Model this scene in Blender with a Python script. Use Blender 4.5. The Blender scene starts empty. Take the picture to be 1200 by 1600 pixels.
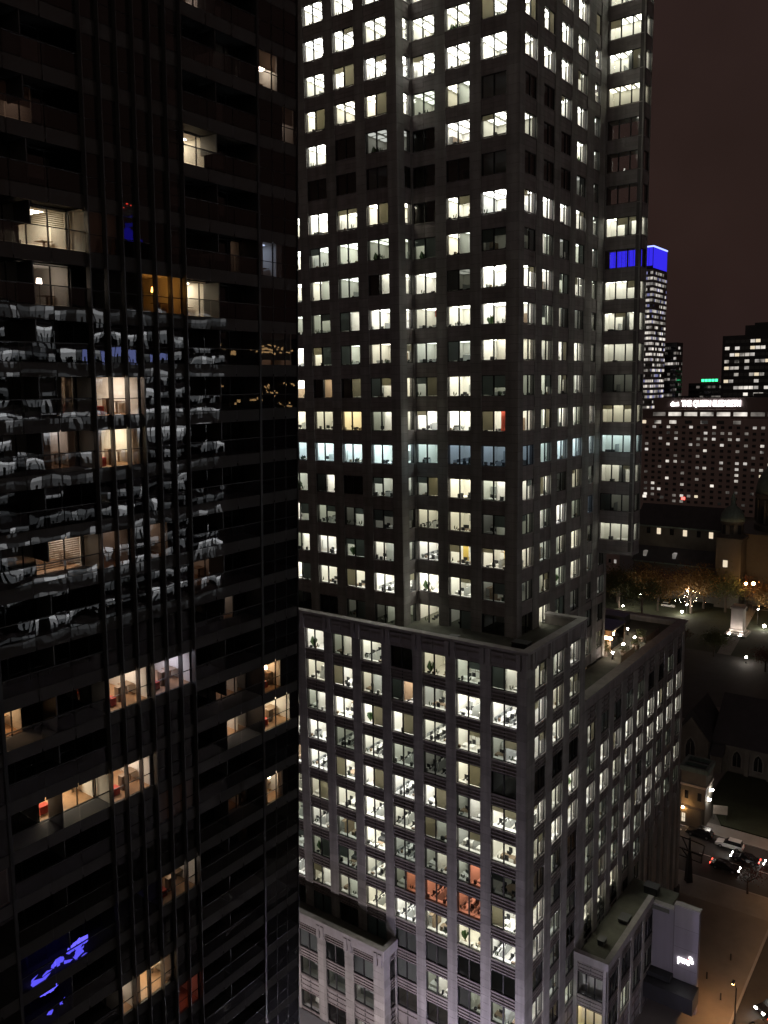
import bpy, math, random
from mathutils import Matrix, Vector
random.seed(7)
R = math.radians
S = bpy.context.scene
COL = S.collection

# ------------------------------------------------------------------ camera, world, sun, exposure
# axes: X runs along the street away from the camera, Y away from it across the street, Z up; camera stands over (0, 0)
CAM = Vector((0, 0, 84))
PITCH, ROLL, BETA, FPX = .1493, -.0184, .6316, 1297.34
hx, hy = math.cos(BETA), math.sin(BETA)
FW0 = Vector((hx, hy, 0)); RT0 = Vector((hy, -hx, 0)); UPZ = Vector((0, 0, 1))
FWD = FW0 * math.cos(PITCH) - UPZ * math.sin(PITCH)
UP0 = FW0 * math.sin(PITCH) + UPZ * math.cos(PITCH)
RT = RT0 * math.cos(ROLL) + UP0 * math.sin(ROLL)
UP = -RT0 * math.sin(ROLL) + UP0 * math.cos(ROLL)
cam = bpy.data.cameras.new('camera')
co = bpy.data.objects.new('camera', cam); COL.objects.link(co)
co.matrix_world = Matrix(((RT.x, UP.x, -FWD.x, CAM.x), (RT.y, UP.y, -FWD.y, CAM.y), (RT.z, UP.z, -FWD.z, CAM.z), (0, 0, 0, 1)))
cam.sensor_fit = 'VERTICAL'; cam.sensor_height = 36; cam.lens = FPX / 1600 * 36
cam.clip_start = .5; cam.clip_end = 6000
S.camera = co

w = bpy.data.worlds.new('World'); S.world = w; w.use_nodes = True
nt = w.node_tree; nt.nodes.clear()
def wn(t, **k):
    n = nt.nodes.new(t)
    for a, v in k.items(): setattr(n, a, v)
    return n
out = wn('ShaderNodeOutputWorld')
sky = wn('ShaderNodeTexSky', sky_type='NISHITA', sun_disc=False)
sky.sun_elevation = R(1.0); sky.sun_rotation = R(200); sky.air_density = 2; sky.dust_density = 5
bg1 = wn('ShaderNodeBackground'); bg1.inputs['Strength'].default_value = .004
nt.links.new(sky.outputs[0], bg1.inputs[0])
# low cloud lit from below by the city: reddish brown, a little brighter near the horizon all round
geo = wn('ShaderNodeNewGeometry'); sx = wn('ShaderNodeSeparateXYZ'); nt.links.new(geo.outputs['Incoming'], sx.inputs[0])
mp = wn('ShaderNodeMapRange'); mp.inputs[1].default_value = 0; mp.inputs[2].default_value = -.5; mp.inputs[3].default_value = 0; mp.inputs[4].default_value = 1
nt.links.new(sx.outputs['Z'], mp.inputs[0])
rmp = wn('ShaderNodeValToRGB'); rmp.color_ramp.elements[0].color = (.0225, .0126, .0112, 1); rmp.color_ramp.elements[1].color = (.0245, .0130, .0118, 1)
nt.links.new(mp.outputs[0], rmp.inputs[0])
nz = wn('ShaderNodeTexNoise'); nz.inputs['Scale'].default_value = 3; nz.inputs['Detail'].default_value = 4
nt.links.new(geo.outputs['Incoming'], nz.inputs['Vector'])
nm = wn('ShaderNodeMapRange'); nm.inputs[1].default_value = .3; nm.inputs[2].default_value = .7; nm.inputs[3].default_value = .72; nm.inputs[4].default_value = 1.28
nt.links.new(nz.outputs[0], nm.inputs[0])
bg2 = wn('ShaderNodeBackground'); nt.links.new(rmp.outputs[0], bg2.inputs[0]); nt.links.new(nm.outputs[0], bg2.inputs['Strength'])
add = wn('ShaderNodeAddShader'); nt.links.new(bg1.outputs[0], add.inputs[0]); nt.links.new(bg2.outputs[0], add.inputs[1])
nt.links.new(add.outputs[0], out.inputs[0])

# the one sun lamp, turned down to the soft glow of the lit town behind the camera
sl = bpy.data.lights.new('sun', 'SUN'); sl.energy = .085; sl.angle = R(100); sl.color = (1, .98, .84)
so = bpy.data.objects.new('sun', sl); COL.objects.link(so)
so.rotation_euler = Vector((.84, .36, -.40)).to_track_quat('-Z', 'Y').to_euler()

S.view_settings.view_transform = 'Standard'; S.view_settings.look = 'None'
S.view_settings.exposure = 0; S.view_settings.gamma = 1
S.render.engine = 'CYCLES'
cy = S.cycles
cy.use_denoising = True; cy.denoiser = 'OPENIMAGEDENOISE'
cy.max_bounces = 5; cy.diffuse_bounces = 3; cy.glossy_bounces = 3; cy.transmission_bounces = 3; cy.transparent_max_bounces = 14
cy.sample_clamp_indirect = 3; cy.caustics_reflective = False; cy.caustics_refractive = False
cy.use_adaptive_sampling = True; cy.adaptive_threshold = .02

# ------------------------------------------------------------------ materials
MATS = {}
def nodes(m):
    m.use_nodes = True; n = m.node_tree; n.nodes.clear()
    o = n.nodes.new('ShaderNodeOutputMaterial'); return n, o
def surf(name, col, rough=.7, var=.2, scale=.6, metal=0., bump=0., spec=.4, streak=0., fine=None, isl=.0):
    m = bpy.data.materials.new(name); n, o = nodes(m)
    p = n.nodes.new('ShaderNodeBsdfPrincipled'); n.links.new(p.outputs[0], o.inputs[0])
    p.inputs['Roughness'].default_value = rough; p.inputs['Metallic'].default_value = metal
    p.inputs['Specular IOR Level'].default_value = spec
    g = n.nodes.new('ShaderNodeNewGeometry')
    t = n.nodes.new('ShaderNodeTexNoise'); t.inputs['Scale'].default_value = scale; t.inputs['Detail'].default_value = 6; t.inputs['Roughness'].default_value = .65
    n.links.new(g.outputs['Position'], t.inputs['Vector'])
    r = n.nodes.new('ShaderNodeMapRange'); r.inputs[1].default_value = .25; r.inputs[2].default_value = .75
    r.inputs[3].default_value = 1 - var; r.inputs[4].default_value = 1 + var
    n.links.new(t.outputs[0], r.inputs[0])
    src = r.outputs[0]
    if streak:
        mpn = n.nodes.new('ShaderNodeMapping'); mpn.inputs['Scale'].default_value = (1.3, 1.3, .06)
        n.links.new(g.outputs['Position'], mpn.inputs['Vector'])
        t2 = n.nodes.new('ShaderNodeTexNoise'); t2.inputs['Scale'].default_value = 1.0; t2.inputs['Detail'].default_value = 5
        n.links.new(mpn.outputs[0], t2.inputs['Vector'])
        r2 = n.nodes.new('ShaderNodeMapRange'); r2.inputs[1].default_value = .3; r2.inputs[2].default_value = .7
        r2.inputs[3].default_value = 1 - streak; r2.inputs[4].default_value = 1 + streak
        n.links.new(t2.outputs[0], r2.inputs[0])
        mu = n.nodes.new('ShaderNodeMath'); mu.operation = 'MULTIPLY'
        n.links.new(src, mu.inputs[0]); n.links.new(r2.outputs[0], mu.inputs[1]); src = mu.outputs[0]
    # each object its own slight tone
    oi = n.nodes.new('ShaderNodeObjectInfo'); r3 = n.nodes.new('ShaderNodeMapRange'); r3.inputs[3].default_value = .92; r3.inputs[4].default_value = 1.08
    n.links.new(oi.outputs['Random'], r3.inputs[0])
    m3 = n.nodes.new('ShaderNodeMath'); m3.operation = 'MULTIPLY'; n.links.new(src, m3.inputs[0]); n.links.new(r3.outputs[0], m3.inputs[1]); src = m3.outputs[0]
    r5 = n.nodes.new('ShaderNodeMapRange'); r5.inputs[3].default_value = 1 - isl; r5.inputs[4].default_value = 1 + isl
    n.links.new(g.outputs['Random Per Island'], r5.inputs[0]); m5 = n.nodes.new('ShaderNodeMath'); m5.operation = 'MULTIPLY'; n.links.new(src, m5.inputs[0]); n.links.new(r5.outputs[0], m5.inputs[1]); src = m5.outputs[0]
    mx = n.nodes.new('ShaderNodeVectorMath'); mx.operation = 'SCALE'; mx.inputs[0].default_value = col[:3]
    n.links.new(src, mx.inputs['Scale']); n.links.new(mx.outputs[0], p.inputs['Base Color'])
    if bump:
        b = n.nodes.new('ShaderNodeBump'); b.inputs['Strength'].default_value = bump; b.inputs['Distance'].default_value = .05
        t4 = n.nodes.new('ShaderNodeTexNoise'); t4.inputs['Scale'].default_value = fine or scale * 12; t4.inputs['Detail'].default_value = 4
        n.links.new(g.outputs['Position'], t4.inputs['Vector']); n.links.new(t4.outputs[0], b.inputs['Height'])
        n.links.new(b.outputs[0], p.inputs['Normal'])
    MATS[name] = m; return m
def emit(name, col, strength, uneven=0.):
    m = bpy.data.materials.new(name); n, o = nodes(m)
    e = n.nodes.new('ShaderNodeEmission'); e.inputs[0].default_value = (*col, 1); e.inputs[1].default_value = strength
    if uneven:
        g = n.nodes.new('ShaderNodeNewGeometry'); t = n.nodes.new('ShaderNodeTexNoise'); t.inputs['Scale'].default_value = uneven; t.inputs['Detail'].default_value = 3
        n.links.new(g.outputs['Position'], t.inputs['Vector'])
        r = n.nodes.new('ShaderNodeMapRange'); r.inputs[1].default_value = .35; r.inputs[2].default_value = .65; r.inputs[3].default_value = strength * .05; r.inputs[4].default_value = strength * 1.5
        n.links.new(t.outputs[0], r.inputs[0]); n.links.new(r.outputs[0], e.inputs[1])
    n.links.new(e.outputs[0], o.inputs[0]); MATS[name] = m; return m
def glass(name, tint, ior, wave=0., wscale=.8, rough=.0, gcol=(1, 1, 1), base=None):
    m = bpy.data.materials.new(name); n, o = nodes(m)
    tr = n.nodes.new('ShaderNodeBsdfDiffuse' if base else 'ShaderNodeBsdfTransparent'); tr.inputs[0].default_value = (*(base or tint), 1)
    gl = n.nodes.new('ShaderNodeBsdfGlossy'); gl.inputs['Roughness'].default_value = rough; gl.inputs['Color'].default_value = (*gcol, 1)
    fr = n.nodes.new('ShaderNodeFresnel'); fr.inputs[0].default_value = ior
    mx = n.nodes.new('ShaderNodeMixShader'); n.links.new(fr.outputs[0], mx.inputs[0]); n.links.new(tr.outputs[0], mx.inputs[1]); n.links.new(gl.outputs[0], mx.inputs[2])
    n.links.new(mx.outputs[0], o.inputs[0])
    if wave:
        g = n.nodes.new('ShaderNodeNewGeometry')
        t = n.nodes.new('ShaderNodeTexNoise'); t.inputs['Scale'].default_value = wscale; t.inputs['Detail'].default_value = .6
        n.links.new(g.outputs['Position'], t.inputs['Vector'])
        b = n.nodes.new('ShaderNodeBump'); b.inputs['Strength'].default_value = 1; b.inputs['Distance'].default_value = wave
        n.links.new(t.outputs[0], b.inputs['Height']); n.links.new(b.outputs[0], gl.inputs['Normal'])
    MATS[name] = m; return m
def translucent(name, col):
    m = bpy.data.materials.new(name); n, o = nodes(m)
    d = n.nodes.new('ShaderNodeBsdfDiffuse'); d.inputs[0].default_value = (*col, 1)
    t = n.nodes.new('ShaderNodeBsdfTranslucent'); t.inputs[0].default_value = (*col, 1)
    x = n.nodes.new('ShaderNodeMixShader'); x.inputs[0].default_value = .45
    n.links.new(d.outputs[0], x.inputs[1]); n.links.new(t.outputs[0], x.inputs[2]); n.links.new(x.outputs[0], o.inputs[0]); MATS[name] = m

surf('stone', (.285, .27, .25), .75, .2, .5, bump=.25, streak=.24, isl=.12)
surf('stone_band', (.25, .222, .21), .7, .16, .6, bump=.2, streak=.2, isl=.08)
surf('joint', (.10, .09, .085), .9, .1)
surf('spandrel', (.25, .228, .22), .45, .12, .8, spec=.5, streak=.1)
surf('coping', (.30, .28, .27), .7, .2, .7, streak=.1)
surf('roof_gravel', (.10, .10, .078), .95, .35, .5, bump=.5, fine=9)
surf('metal_dark', (.035, .034, .034), .4, .15, 2, metal=.6)
surf('metal_frame', (.07, .07, .07), .4, .1, 2, metal=.5)
surf('window_frame', (.022, .022, .022), .5, .1, 2)
surf('metal_fin', (.11, .11, .11), .45, .1, 1, metal=.6)
surf('white_wall', (.25, .225, .25), .7, .06, .25, streak=.06)
surf('black_panel', (.02, .02, .022), .5, .2, 1)
surf('room_wall', (.74, .72, .66), .8, .04, .4)
surf('room_wall_red', (.62, .09, .05), .8, .04, .4)
surf('room_wall_yellow', (.75, .52, .12), .8, .04, .4)
surf('room_wall_brown', (.34, .22, .13), .8, .1, .4)
surf('room_wall_grey', (.36, .37, .36), .8, .04, .4)
surf('room_floor', (.58, .56, .51), .9, .15, 1.5)
surf('room_floor_wood', (.36, .21, .11), .5, .2, 1.5)
surf('room_ceiling', (.80, .80, .78), .9, .02, .4)
surf('desk_white', (.72, .71, .68), .5, .05, 1)
surf('desk_wood', (.20, .14, .09), .5, .15, 2)
surf('chair_black', (.03, .03, .032), .6, .1, 2)
surf('cloth_red', (.5, .06, .04), .8, .1, 2)
surf('leaf_plant', (.06, .11, .04), .7, .3, 3)
surf('concrete_dark', (.10, .10, .10), .8, .2, .5)
surf('dark_wall', (.05, .05, .05), .7, .2, .4)
surf('asphalt', (.050, .048, .047), .85, .25, .25, bump=.4, fine=14)
surf('pavement', (.20, .185, .17), .85, .2, .3, bump=.3, fine=8)
surf('plaza', (.17, .15, .13), .8, .25, .18, bump=.3, fine=6)
surf('kerb', (.26, .25, .24), .8, .12, .8)
surf('paint', (.62, .60, .56), .7, .25, 1.5)
surf('ground', (.085, .08, .07), .95, .35, .05)
surf('grass', (.026, .032, .016), .95, .35, .4, bump=.6, fine=5)
surf('church_stone', (.17, .158, .135), .85, .25, .5, bump=.5, fine=3)
surf('church_trim', (.24, .225, .20), .85, .15, .8)
surf('slate', (.050, .050, .055), .7, .25, .4, bump=.3, fine=4)
surf('copper', (.15, .20, .18), .7, .15, .3, streak=.2)
surf('cathedral_stone', (.115, .107, .092), .85, .2, .3)
surf('hotel_brick', (.45, .33, .31), .85, .08, .1)
surf('hotel_dark', (.24, .18, .17), .85, .1, .1)
surf('far_dark', (.05, .05, .055), .6, .2, .1)
surf('far_grey', (.24, .22, .23), .7, .15, .1)
surf('bark', (.07, .055, .045), .95, .3, 2, bump=.5)
surf('leaf_autumn', (.21, .125, .04), .8, .45, .5)
surf('leaf_green', (.075, .085, .03), .8, .4, .5)
surf('leaf_red', (.10, .035, .02), .8, .4, .5)
surf('rubber', (.02, .02, .02), .9, .1, 3)
surf('car_black', (.018, .018, .020), .25, .1, 1, spec=.6)
surf('car_white', (.62, .62, .61), .3, .05, 1, spec=.6)
surf('car_grey', (.09, .09, .10), .3, .08, 1, metal=.3, spec=.6)
surf('car_glass', (.015, .016, .018), .1, .1, 1, spec=.8)
surf('rim', (.4, .4, .4), .35, .1, 2, metal=.8)
surf('planter', (.24, .19, .15), .8, .2, 1)
surf('monument', (.52, .47, .43), .8, .12, .6, bump=.2)
surf('banner_cloth', (.26, .23, .20), .9, .2, 1)
surf('awning_red', (.42, .05, .05), .8, .1, 1)
translucent('blind', (.52, .49, .40)); translucent('blind_grey', (.33, .35, .34)); translucent('curtain', (.50, .42, .36)); translucent('canopy_cloth', (.6, .42, .25))
glass('pane_glass', (.93, .96, .95), 1.6, .004, .5)
glass('dark_glass', (.62, .63, .63), 1.95, .0085, .6)
glass('rail_glass', (.66, .67, .68), 1.9, .009, .65)
glass('spandrel_glass', (.05, .05, .055), 1.7, .008, .6, gcol=(.8, .8, .8), base=(.085, .084, .08))
LAMP = {'W': ((1, .975, .90), 12), 'V': ((1, .975, .89), 7), 'w': ((1, .94, .78), 6.5), 'g': ((.95, 1, .88), 3.0), 'd': ((.95, .96, .86), .6),
        'b': ((.70, .90, 1), 8), 'e': ((.60, .78, 1), 1.6), 'o': ((1, .36, .22), 5), 'y': ((1, .80, .45), 8), 's': ((.9, 1, .95), .35)}
for kk, (cc, ss) in LAMP.items():
    for vi, (fv, tv) in enumerate(((.62, .94), (.85, 1.0), (1.1, 1.03), (1.4, .98))): emit('lamp_%s%d' % (kk, vi), (cc[0], cc[1], cc[2] * tv), ss * fv)
rl = random.Random(77)
emit('lamp_warm', (1, .62, .34), 30); emit('lamp_peach', (1, .81, .66), 17); emit('lamp_amber', (1, .42, .07), 17); emit('lamp_cream', (1, .83, .6), 22)
emit('lamp_pinkdim', (1, .76, .66), 3.0); emit('lamp_violet', (.86, .80, 1), 13); emit('lamp_red', (1, .22, .14), 2.6); emit('lamp_bluedim', (.6, .7, 1), 2.4); emit('lamp_browndim', (1, .62, .45), 1.1)
emit('bulb', (1, .80, .55), 60); emit('bulb_white', (1, .93, .84), 90); emit('bulb_orange', (1, .50, .16), 90); emit('screen', (.66, .75, 1), 7)
emit('sign_white', (1, .98, 1), 5.5); emit('sign_red', (1, .10, .08), 4); emit('sign_green', (.05, 1, .35), 2.6); emit('sign_orange', (1, .32, .08), 5)
emit('led_blue', (.045, .03, 1), .85); emit('led_blue_edge', (.35, .42, 1), 2.0); emit('led_blue_soft', (.06, .05, 1), .5); emit('blue_glow', (.12, .10, 1), 1.6); emit('head_light', (1, .97, .9), 40); emit('tail_light', (1, .05, .03), 12)
emit('far_white', (1, .92, .82), .7, .09); emit('far_white2', (1, .93, .86), .5, .1); emit('far_dim', (1, .9, .8), .16, .1); emit('far_violet', (.5, .5, 1), .35, .1); emit('far_warm', (1, .84, .6), .85)
emit('mirror_white', (.95, .97, 1), 2.5); emit('mirror_mid', (.95, .97, 1), 1.0); emit('mirror_dim', (.9, .95, 1), .4); emit('mirror_low', (.9, .95, 1), .16); emit('mirror_blue', (.35, .42, 1), 1.7); emit('mirror_warm', (1, .6, .25), 2.0)

# ------------------------------------------------------------------ mesh helpers
class Geo:
    def __init__(s): s.v = []; s.f = []; s.m = []
    def face(s, pts, mat):
        b = len(s.v); s.v += [tuple(p) for p in pts]; s.f.append(tuple(range(b, b + len(pts)))); s.m.append(mat); return s
    def box(s, x0, x1, y0, y1, z0, z1, mat, skip=''):
        b = len(s.v)
        s.v += [(x0, y0, z0), (x1, y0, z0), (x1, y1, z0), (x0, y1, z0), (x0, y0, z1), (x1, y0, z1), (x1, y1, z1), (x0, y1, z1)]
        for k, q in (('-z', (3, 2, 1, 0)), ('+z', (4, 5, 6, 7)), ('-y', (0, 1, 5, 4)), ('+x', (1, 2, 6, 5)), ('+y', (2, 3, 7, 6)), ('-x', (3, 0, 4, 7))):
            if k in skip: continue
            s.f.append(tuple(b + i for i in q)); s.m.append(mat)
        return s
    def cyl(s, p0, p1, r0, r1, mat, n=8, caps=True):
        p0 = Vector(p0); p1 = Vector(p1); d = (p1 - p0)
        q = d.to_track_quat('Z', 'Y'); b = len(s.v)
        for p, r in ((p0, r0), (p1, r1)):
            for i in range(n):
                a = 2 * math.pi * i / n; s.v.append(tuple(p + q @ Vector((r * math.cos(a), r * math.sin(a), 0))))
        for i in range(n):
            j = (i + 1) % n; s.f.append((b + i, b + j, b + n + j, b + n + i)); s.m.append(mat)
        if caps:
            s.f.append(tuple(b + i for i in reversed(range(n)))); s.m.append(mat); s.f.append(tuple(b + n + i for i in range(n))); s.m.append(mat)
        return s
    def lathe(s, c, prof, mat, n=16):
        b = len(s.v)
        for r, z in prof:
            for i in range(n):
                a = 2 * math.pi * i / n; s.v.append((c[0] + r * math.cos(a), c[1] + r * math.sin(a), c[2] + z))
        for k in range(len(prof) - 1):
            for i in range(n):
                j = (i + 1) % n; s.f.append((b + k * n + i, b + k * n + j, b + (k + 1) * n + j, b + (k + 1) * n + i)); s.m.append(mat)
        s.f.append(tuple(b + i for i in reversed(range(n)))); s.m.append(mat)
        s.f.append(tuple(b + (len(prof) - 1) * n + i for i in range(n))); s.m.append(mat)
        return s
    def prism(s, poly, h0, h1, mat, axis='z'):
        n = len(poly); b = len(s.v)
        def P(u, v, h): return {'z': (u, v, h), 'y': (u, h, v), 'x': (h, u, v)}[axis]
        s.v += [P(u, v, h0) for u, v in poly] + [P(u, v, h1) for u, v in poly]
        for i in range(n):
            j = (i + 1) % n; s.f.append((b + i, b + j, b + n + j, b + n + i)); s.m.append(mat)
        s.f.append(tuple(b + i for i in reversed(range(n)))); s.m.append(mat); s.f.append(tuple(b + n + i for i in range(n))); s.m.append(mat)
        return s
    def add(s, g, M=None, over=None):
        b = len(s.v)
        s.v += [tuple(M @ Vector(p)) for p in g.v] if M else list(g.v)
        s.f += [tuple(i + b for i in f) for f in g.f]
        s.m += [over.get(m, m) for m in g.m] if over else list(g.m)
        return s
    def mesh(s, name, over=None):
        me = bpy.data.meshes.new(name); me.from_pydata(s.v, [], s.f)
        mm = [over.get(m, m) for m in s.m] if over else s.m
        names = list(dict.fromkeys(mm))
        for q in names: me.materials.append(MATS[q])
        ix = {q: i for i, q in enumerate(names)}
        me.polygons.foreach_set('material_index', [ix[q] for q in mm]); me.update()
        return me
def link(name, data, parent=None, M=None):
    o = bpy.data.objects.new(name, data); COL.objects.link(o)
    if parent: o.parent = parent
    if M is not None: o.matrix_basis = M
    return o
def obj(name, g, parent=None, M=None, smooth=False):
    me = g.mesh(name)
    if smooth: me.polygons.foreach_set('use_smooth', [True] * len(me.polygons))
    return link(name, me, parent, M)
def tag(o, label=None, cat=None, group=None, kind=None):
    for k, v in (('label', label), ('category', cat), ('group', group), ('kind', kind)):
        if v: o[k] = v
    return o
def thing(name, label, cat, loc=(0, 0, 0), rz=0, group=None):
    o = link(name, None); o.location = loc; o.rotation_euler = (0, 0, rz); return tag(o, label, cat, group)
def struct(name, g): return tag(obj(name, g), kind='structure')
def T(x, y, z, rz=0, rx=0): return Matrix.Translation((x, y, z)) @ Matrix.Rotation(rz, 4, 'Z') @ Matrix.Rotation(rx, 4, 'X')
def copy_tree(o, parent=None):
    c = o.copy(); COL.objects.link(c); c.parent = parent
    for ch in o.children: copy_tree(ch, c)
    return c
def seen(p, nrm=None):
    d = Vector(p) - CAM; z = d.dot(FWD)
    if z < 1: return 0.
    x, y = d.dot(RT) / z * FPX, d.dot(UP) / z * FPX
    s = 1e4 / (z * z)
    if nrm is not None: s *= max(.05, -d.normalized().dot(nrm))
    return s if abs(x) < 620 and abs(y) < 820 else s * .001
MC = {}
def scatter(name, items, parent, limit=300, rest=None, PM=None):
    """items: (score, geo, matrix, overrides, children[(name, geo, matrix, overrides)]). The largest in view become objects, the rest one part."""
    items = sorted(items, key=lambda i: -i[0]); big = Geo()
    def md(nm, g, ov):
        key = (id(g), tuple(sorted(ov.items())) if ov else ())
        if key not in MC: MC[key] = (g.mesh(nm, ov), g)
        return MC[key][0]
    for i, (sc, g, M, ov, ch) in enumerate(items):
        if i < limit:
            o = link(name, md(name, g, ov), parent, M)
            for cn, cg, cM, cov in ch: link(cn, md(cn, cg, cov), o, cM)
        else:
            big.add(g, M, ov)
            for cn, cg, cM, cov in ch: big.add(cg, M @ cM if cM is not None else M, cov)
    if big.f: tag(obj(rest or name + '_rest', big, parent), kind='stuff')

# ------------------------------------------------------------------ ground, roads, pavements (large structure)
struct('ground', Geo().box(-600, 2400, -1200, 1600, -1.2, -.35, 'ground'))
struct('road', Geo().box(-200, 137.5, 2, 22, -.3, -.15, 'asphalt').box(137.5, 152.5, -300, 420, -.3, -.15, 'asphalt').box(46, 73.4, 22, 300, -.3, -.15, 'asphalt'))
struct('plaza', Geo().box(73.6, 131, 22.3, 36.9, -.3, -.012, 'plaza').box(73.6, 131, 36.9, 120, -.3, -.02, 'plaza'))
struct('pavement', Geo().box(131.004, 137.2, 22.3, 300, -.3, 0, 'pavement').box(152.8, 156.5, -200, 300, -.3, 0, 'pavement').box(-100, 45.4, 22.3, 50, -.3, 0, 'pavement').box(-100, 137, -6, 1.7, -.3, 0, 'pavement'))
struct('kerb', Geo().box(137.2, 137.5, 22.3, 300, -.3, .012, 'kerb').box(152.5, 152.8, -200, 300, -.3, .012, 'kerb').box(73.6, 137.2, 22.0, 22.3, -.3, .012, 'kerb').box(-100, 45.4, 22.0, 22.3, -.3, .012, 'kerb'))
g = Geo()
for i in range(40): g.box(144.9, 145.05, -60 + i * 5, -58 + i * 5, -.2, -.146, 'paint')
for i in range(30): g.box(-20 + i * 5, -17.5 + i * 5, 11.9, 12.05, -.2, -.146, 'paint')
for i in range(11): g.box(138.4 + i * 1.25, 139.0 + i * 1.25, 42.0, 45.2, -.2, -.146, 'paint')
struct('road_marking', g)
struct('lawn', Geo().prism([(156.9, -60), (156.9, 36.2), (166, 40.6), (180.4, 41), (180.4, -60)], -.3, .06, 'grass').box(262, 322, 30, 140, -.3, .05, 'grass').box(322.5, 332, 30, 140, -.3, .05, 'grass'))
struct('path', Geo().box(156.9, 262, 41.2, 62, -.3, .02, 'pavement').box(205, 262, -60, 140, -.3, .035, 'asphalt').prism([(262, 60), (330, 66), (330, 71), (262, 64)], .0, .09, 'pavement').box(322, 322.5, 30, 140, -.3, .09, 'kerb'))

# ------------------------------------------------------------------ the stone office tower
AR = -math.pi / 2
tower = thing('office_tower', 'grey stone office tower on a wide podium with rows of lit paired windows', 'office tower', (82, 41.7, 0))
TI = tower.matrix_basis.inverted() if False else Matrix.Translation((-82, -41.7, 0))
WIN, SPN, BLK, ROOM, FURN = [], [], [], [], Geo()
PIERS = []
def place(o, plane, c, z): return T(plane, c, z, AR) if o == 'A' else T(c, plane, z)
NRM = {'A': Vector((-1, 0, 0)), 'B': Vector((0, -1, 0))}
CACHE = {}
def win_geo(w_, h, n):
    k = ('w', w_, h, n)
    if k in CACHE: return CACHE[k]
    g = Geo(); a = w_ / 2
    g.box(-a, a, .14, .26, 0, .07, 'window_frame').box(-a, a, .14, .26, h - .07, h, 'window_frame')
    g.box(-a, -a + .06, .14, .26, .07, h - .07, 'window_frame').box(a - .06, a, .14, .26, .07, h - .07, 'window_frame')
    for i in range(1, n):
        x = -a + w_ * i / n; g.box(x - .075, x + .075, .12, .26, .07, h - .07, 'window_frame')
    g.box(-a, a, .03, .14, -.09, -.003, 'stone_band')
    p = []
    for i in range(n):
        x0 = -a + w_ * i / n + .05; x1 = -a + w_ * (i + 1) / n - .05
        p.append(Geo().face([(x0, .20, .06), (x1, .20, .06), (x1, .20, h - .06), (x0, .20, h - .06)], 'pane_glass'))
    CACHE[k] = (g, p); return CACHE[k]
def spn_geo(w_, hs, kind):
    hs = round(hs, 2); k = ('s', w_, hs, kind)
    if k in CACHE: return CACHE[k]
    g = Geo(); a = w_ / 2
    if kind == 'T':      # tower: stone bands with shadow gaps
        g.box(-a, a, .14, .5, 0, hs - .10, 'joint')
        n = max(1, round(hs / .62)); q = (hs - .10) / n
        for i in range(n): g.box(-a, -.01, .10, .2, i * q + .012, (i + 1) * q - .012, 'stone_band').box(.01, a, .10, .2, i * q + .012, (i + 1) * q - .012, 'stone_band')
    else:                # podium: metal panels between projecting bars
        g.box(-a, a, .24, .5, 0, hs - .10, 'spandrel')
        for f in (.02, .30, .62, .88):
            z = f * (hs - .1); g.box(-a, a, .10, .26, z, z + .13, 'stone_band')
        g.box(-.05, .05, .18, .26, .15, hs - .2, 'metal_frame')
    CACHE[k] = g; return g
def blk_geo(wd, hh):
    wd = round(wd, 2); hh = round(hh, 3); k = ('b', wd, hh)
    if k not in CACHE: CACHE[k] = Geo().box(-wd / 2, wd / 2, 0, .2, .014, hh - .014, 'stone')
    return CACHE[k]
def room_geo(xl, xr, D, h, lw, rw, side):
    k = ('r', round(xl, 2), round(xr, 2), round(D, 2), h, lw, rw)
    if k in CACHE: return CACHE[k]
    g = Geo(); y0 = .46; f = -.72; c = h + .12
    g.face([(xl, y0, f), (xr, y0, f), (xr, D, f), (xl, D, f)], 'room_floor')
    g.face([(xl, D, c), (xr, D, c), (xr, y0, c), (xl, y0, c)], 'room_ceiling')
    g.face([(xl, D, f), (xr, D, f), (xr, D, c), (xl, D, c)], 'room_wall')
    if lw: g.face([(xl, y0, f), (xl, D, f), (xl, D, c), (xl, y0, c)], 'side_wall')
    if rw: g.face([(xr, D, f), (xr, y0, f), (xr, y0, c), (xr, D, c)], 'room_wall')
    g.box(xl + .01, xr - .01, y0 + .01, y0 + .42, f, -.03, 'desk_white')
    l = Geo(); nx = max(1, round((xr - xl) / 1.45)); dx = (xr - xl) / nx
    for i in range(nx):
        for j in range(3):
            cx = xl + dx * (i + .5); yy = 1.15 + j * 1.4
            if yy + .5 < D: l.box(cx - dx * .33, cx + dx * .33, yy - .5, yy + .5, c - .05, c - .004, 'lamp')
    CACHE[k] = (g, l); return CACHE[k]
def blind_geo(x0, x1, h, fr):
    k = ('bl', round(x0, 2), round(x1, 2), h, fr)
    if k not in CACHE: CACHE[k] = Geo().box(x0, x1, .30, .315, h * (1 - fr), h, 'blind')
    return CACHE[k]
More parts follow.
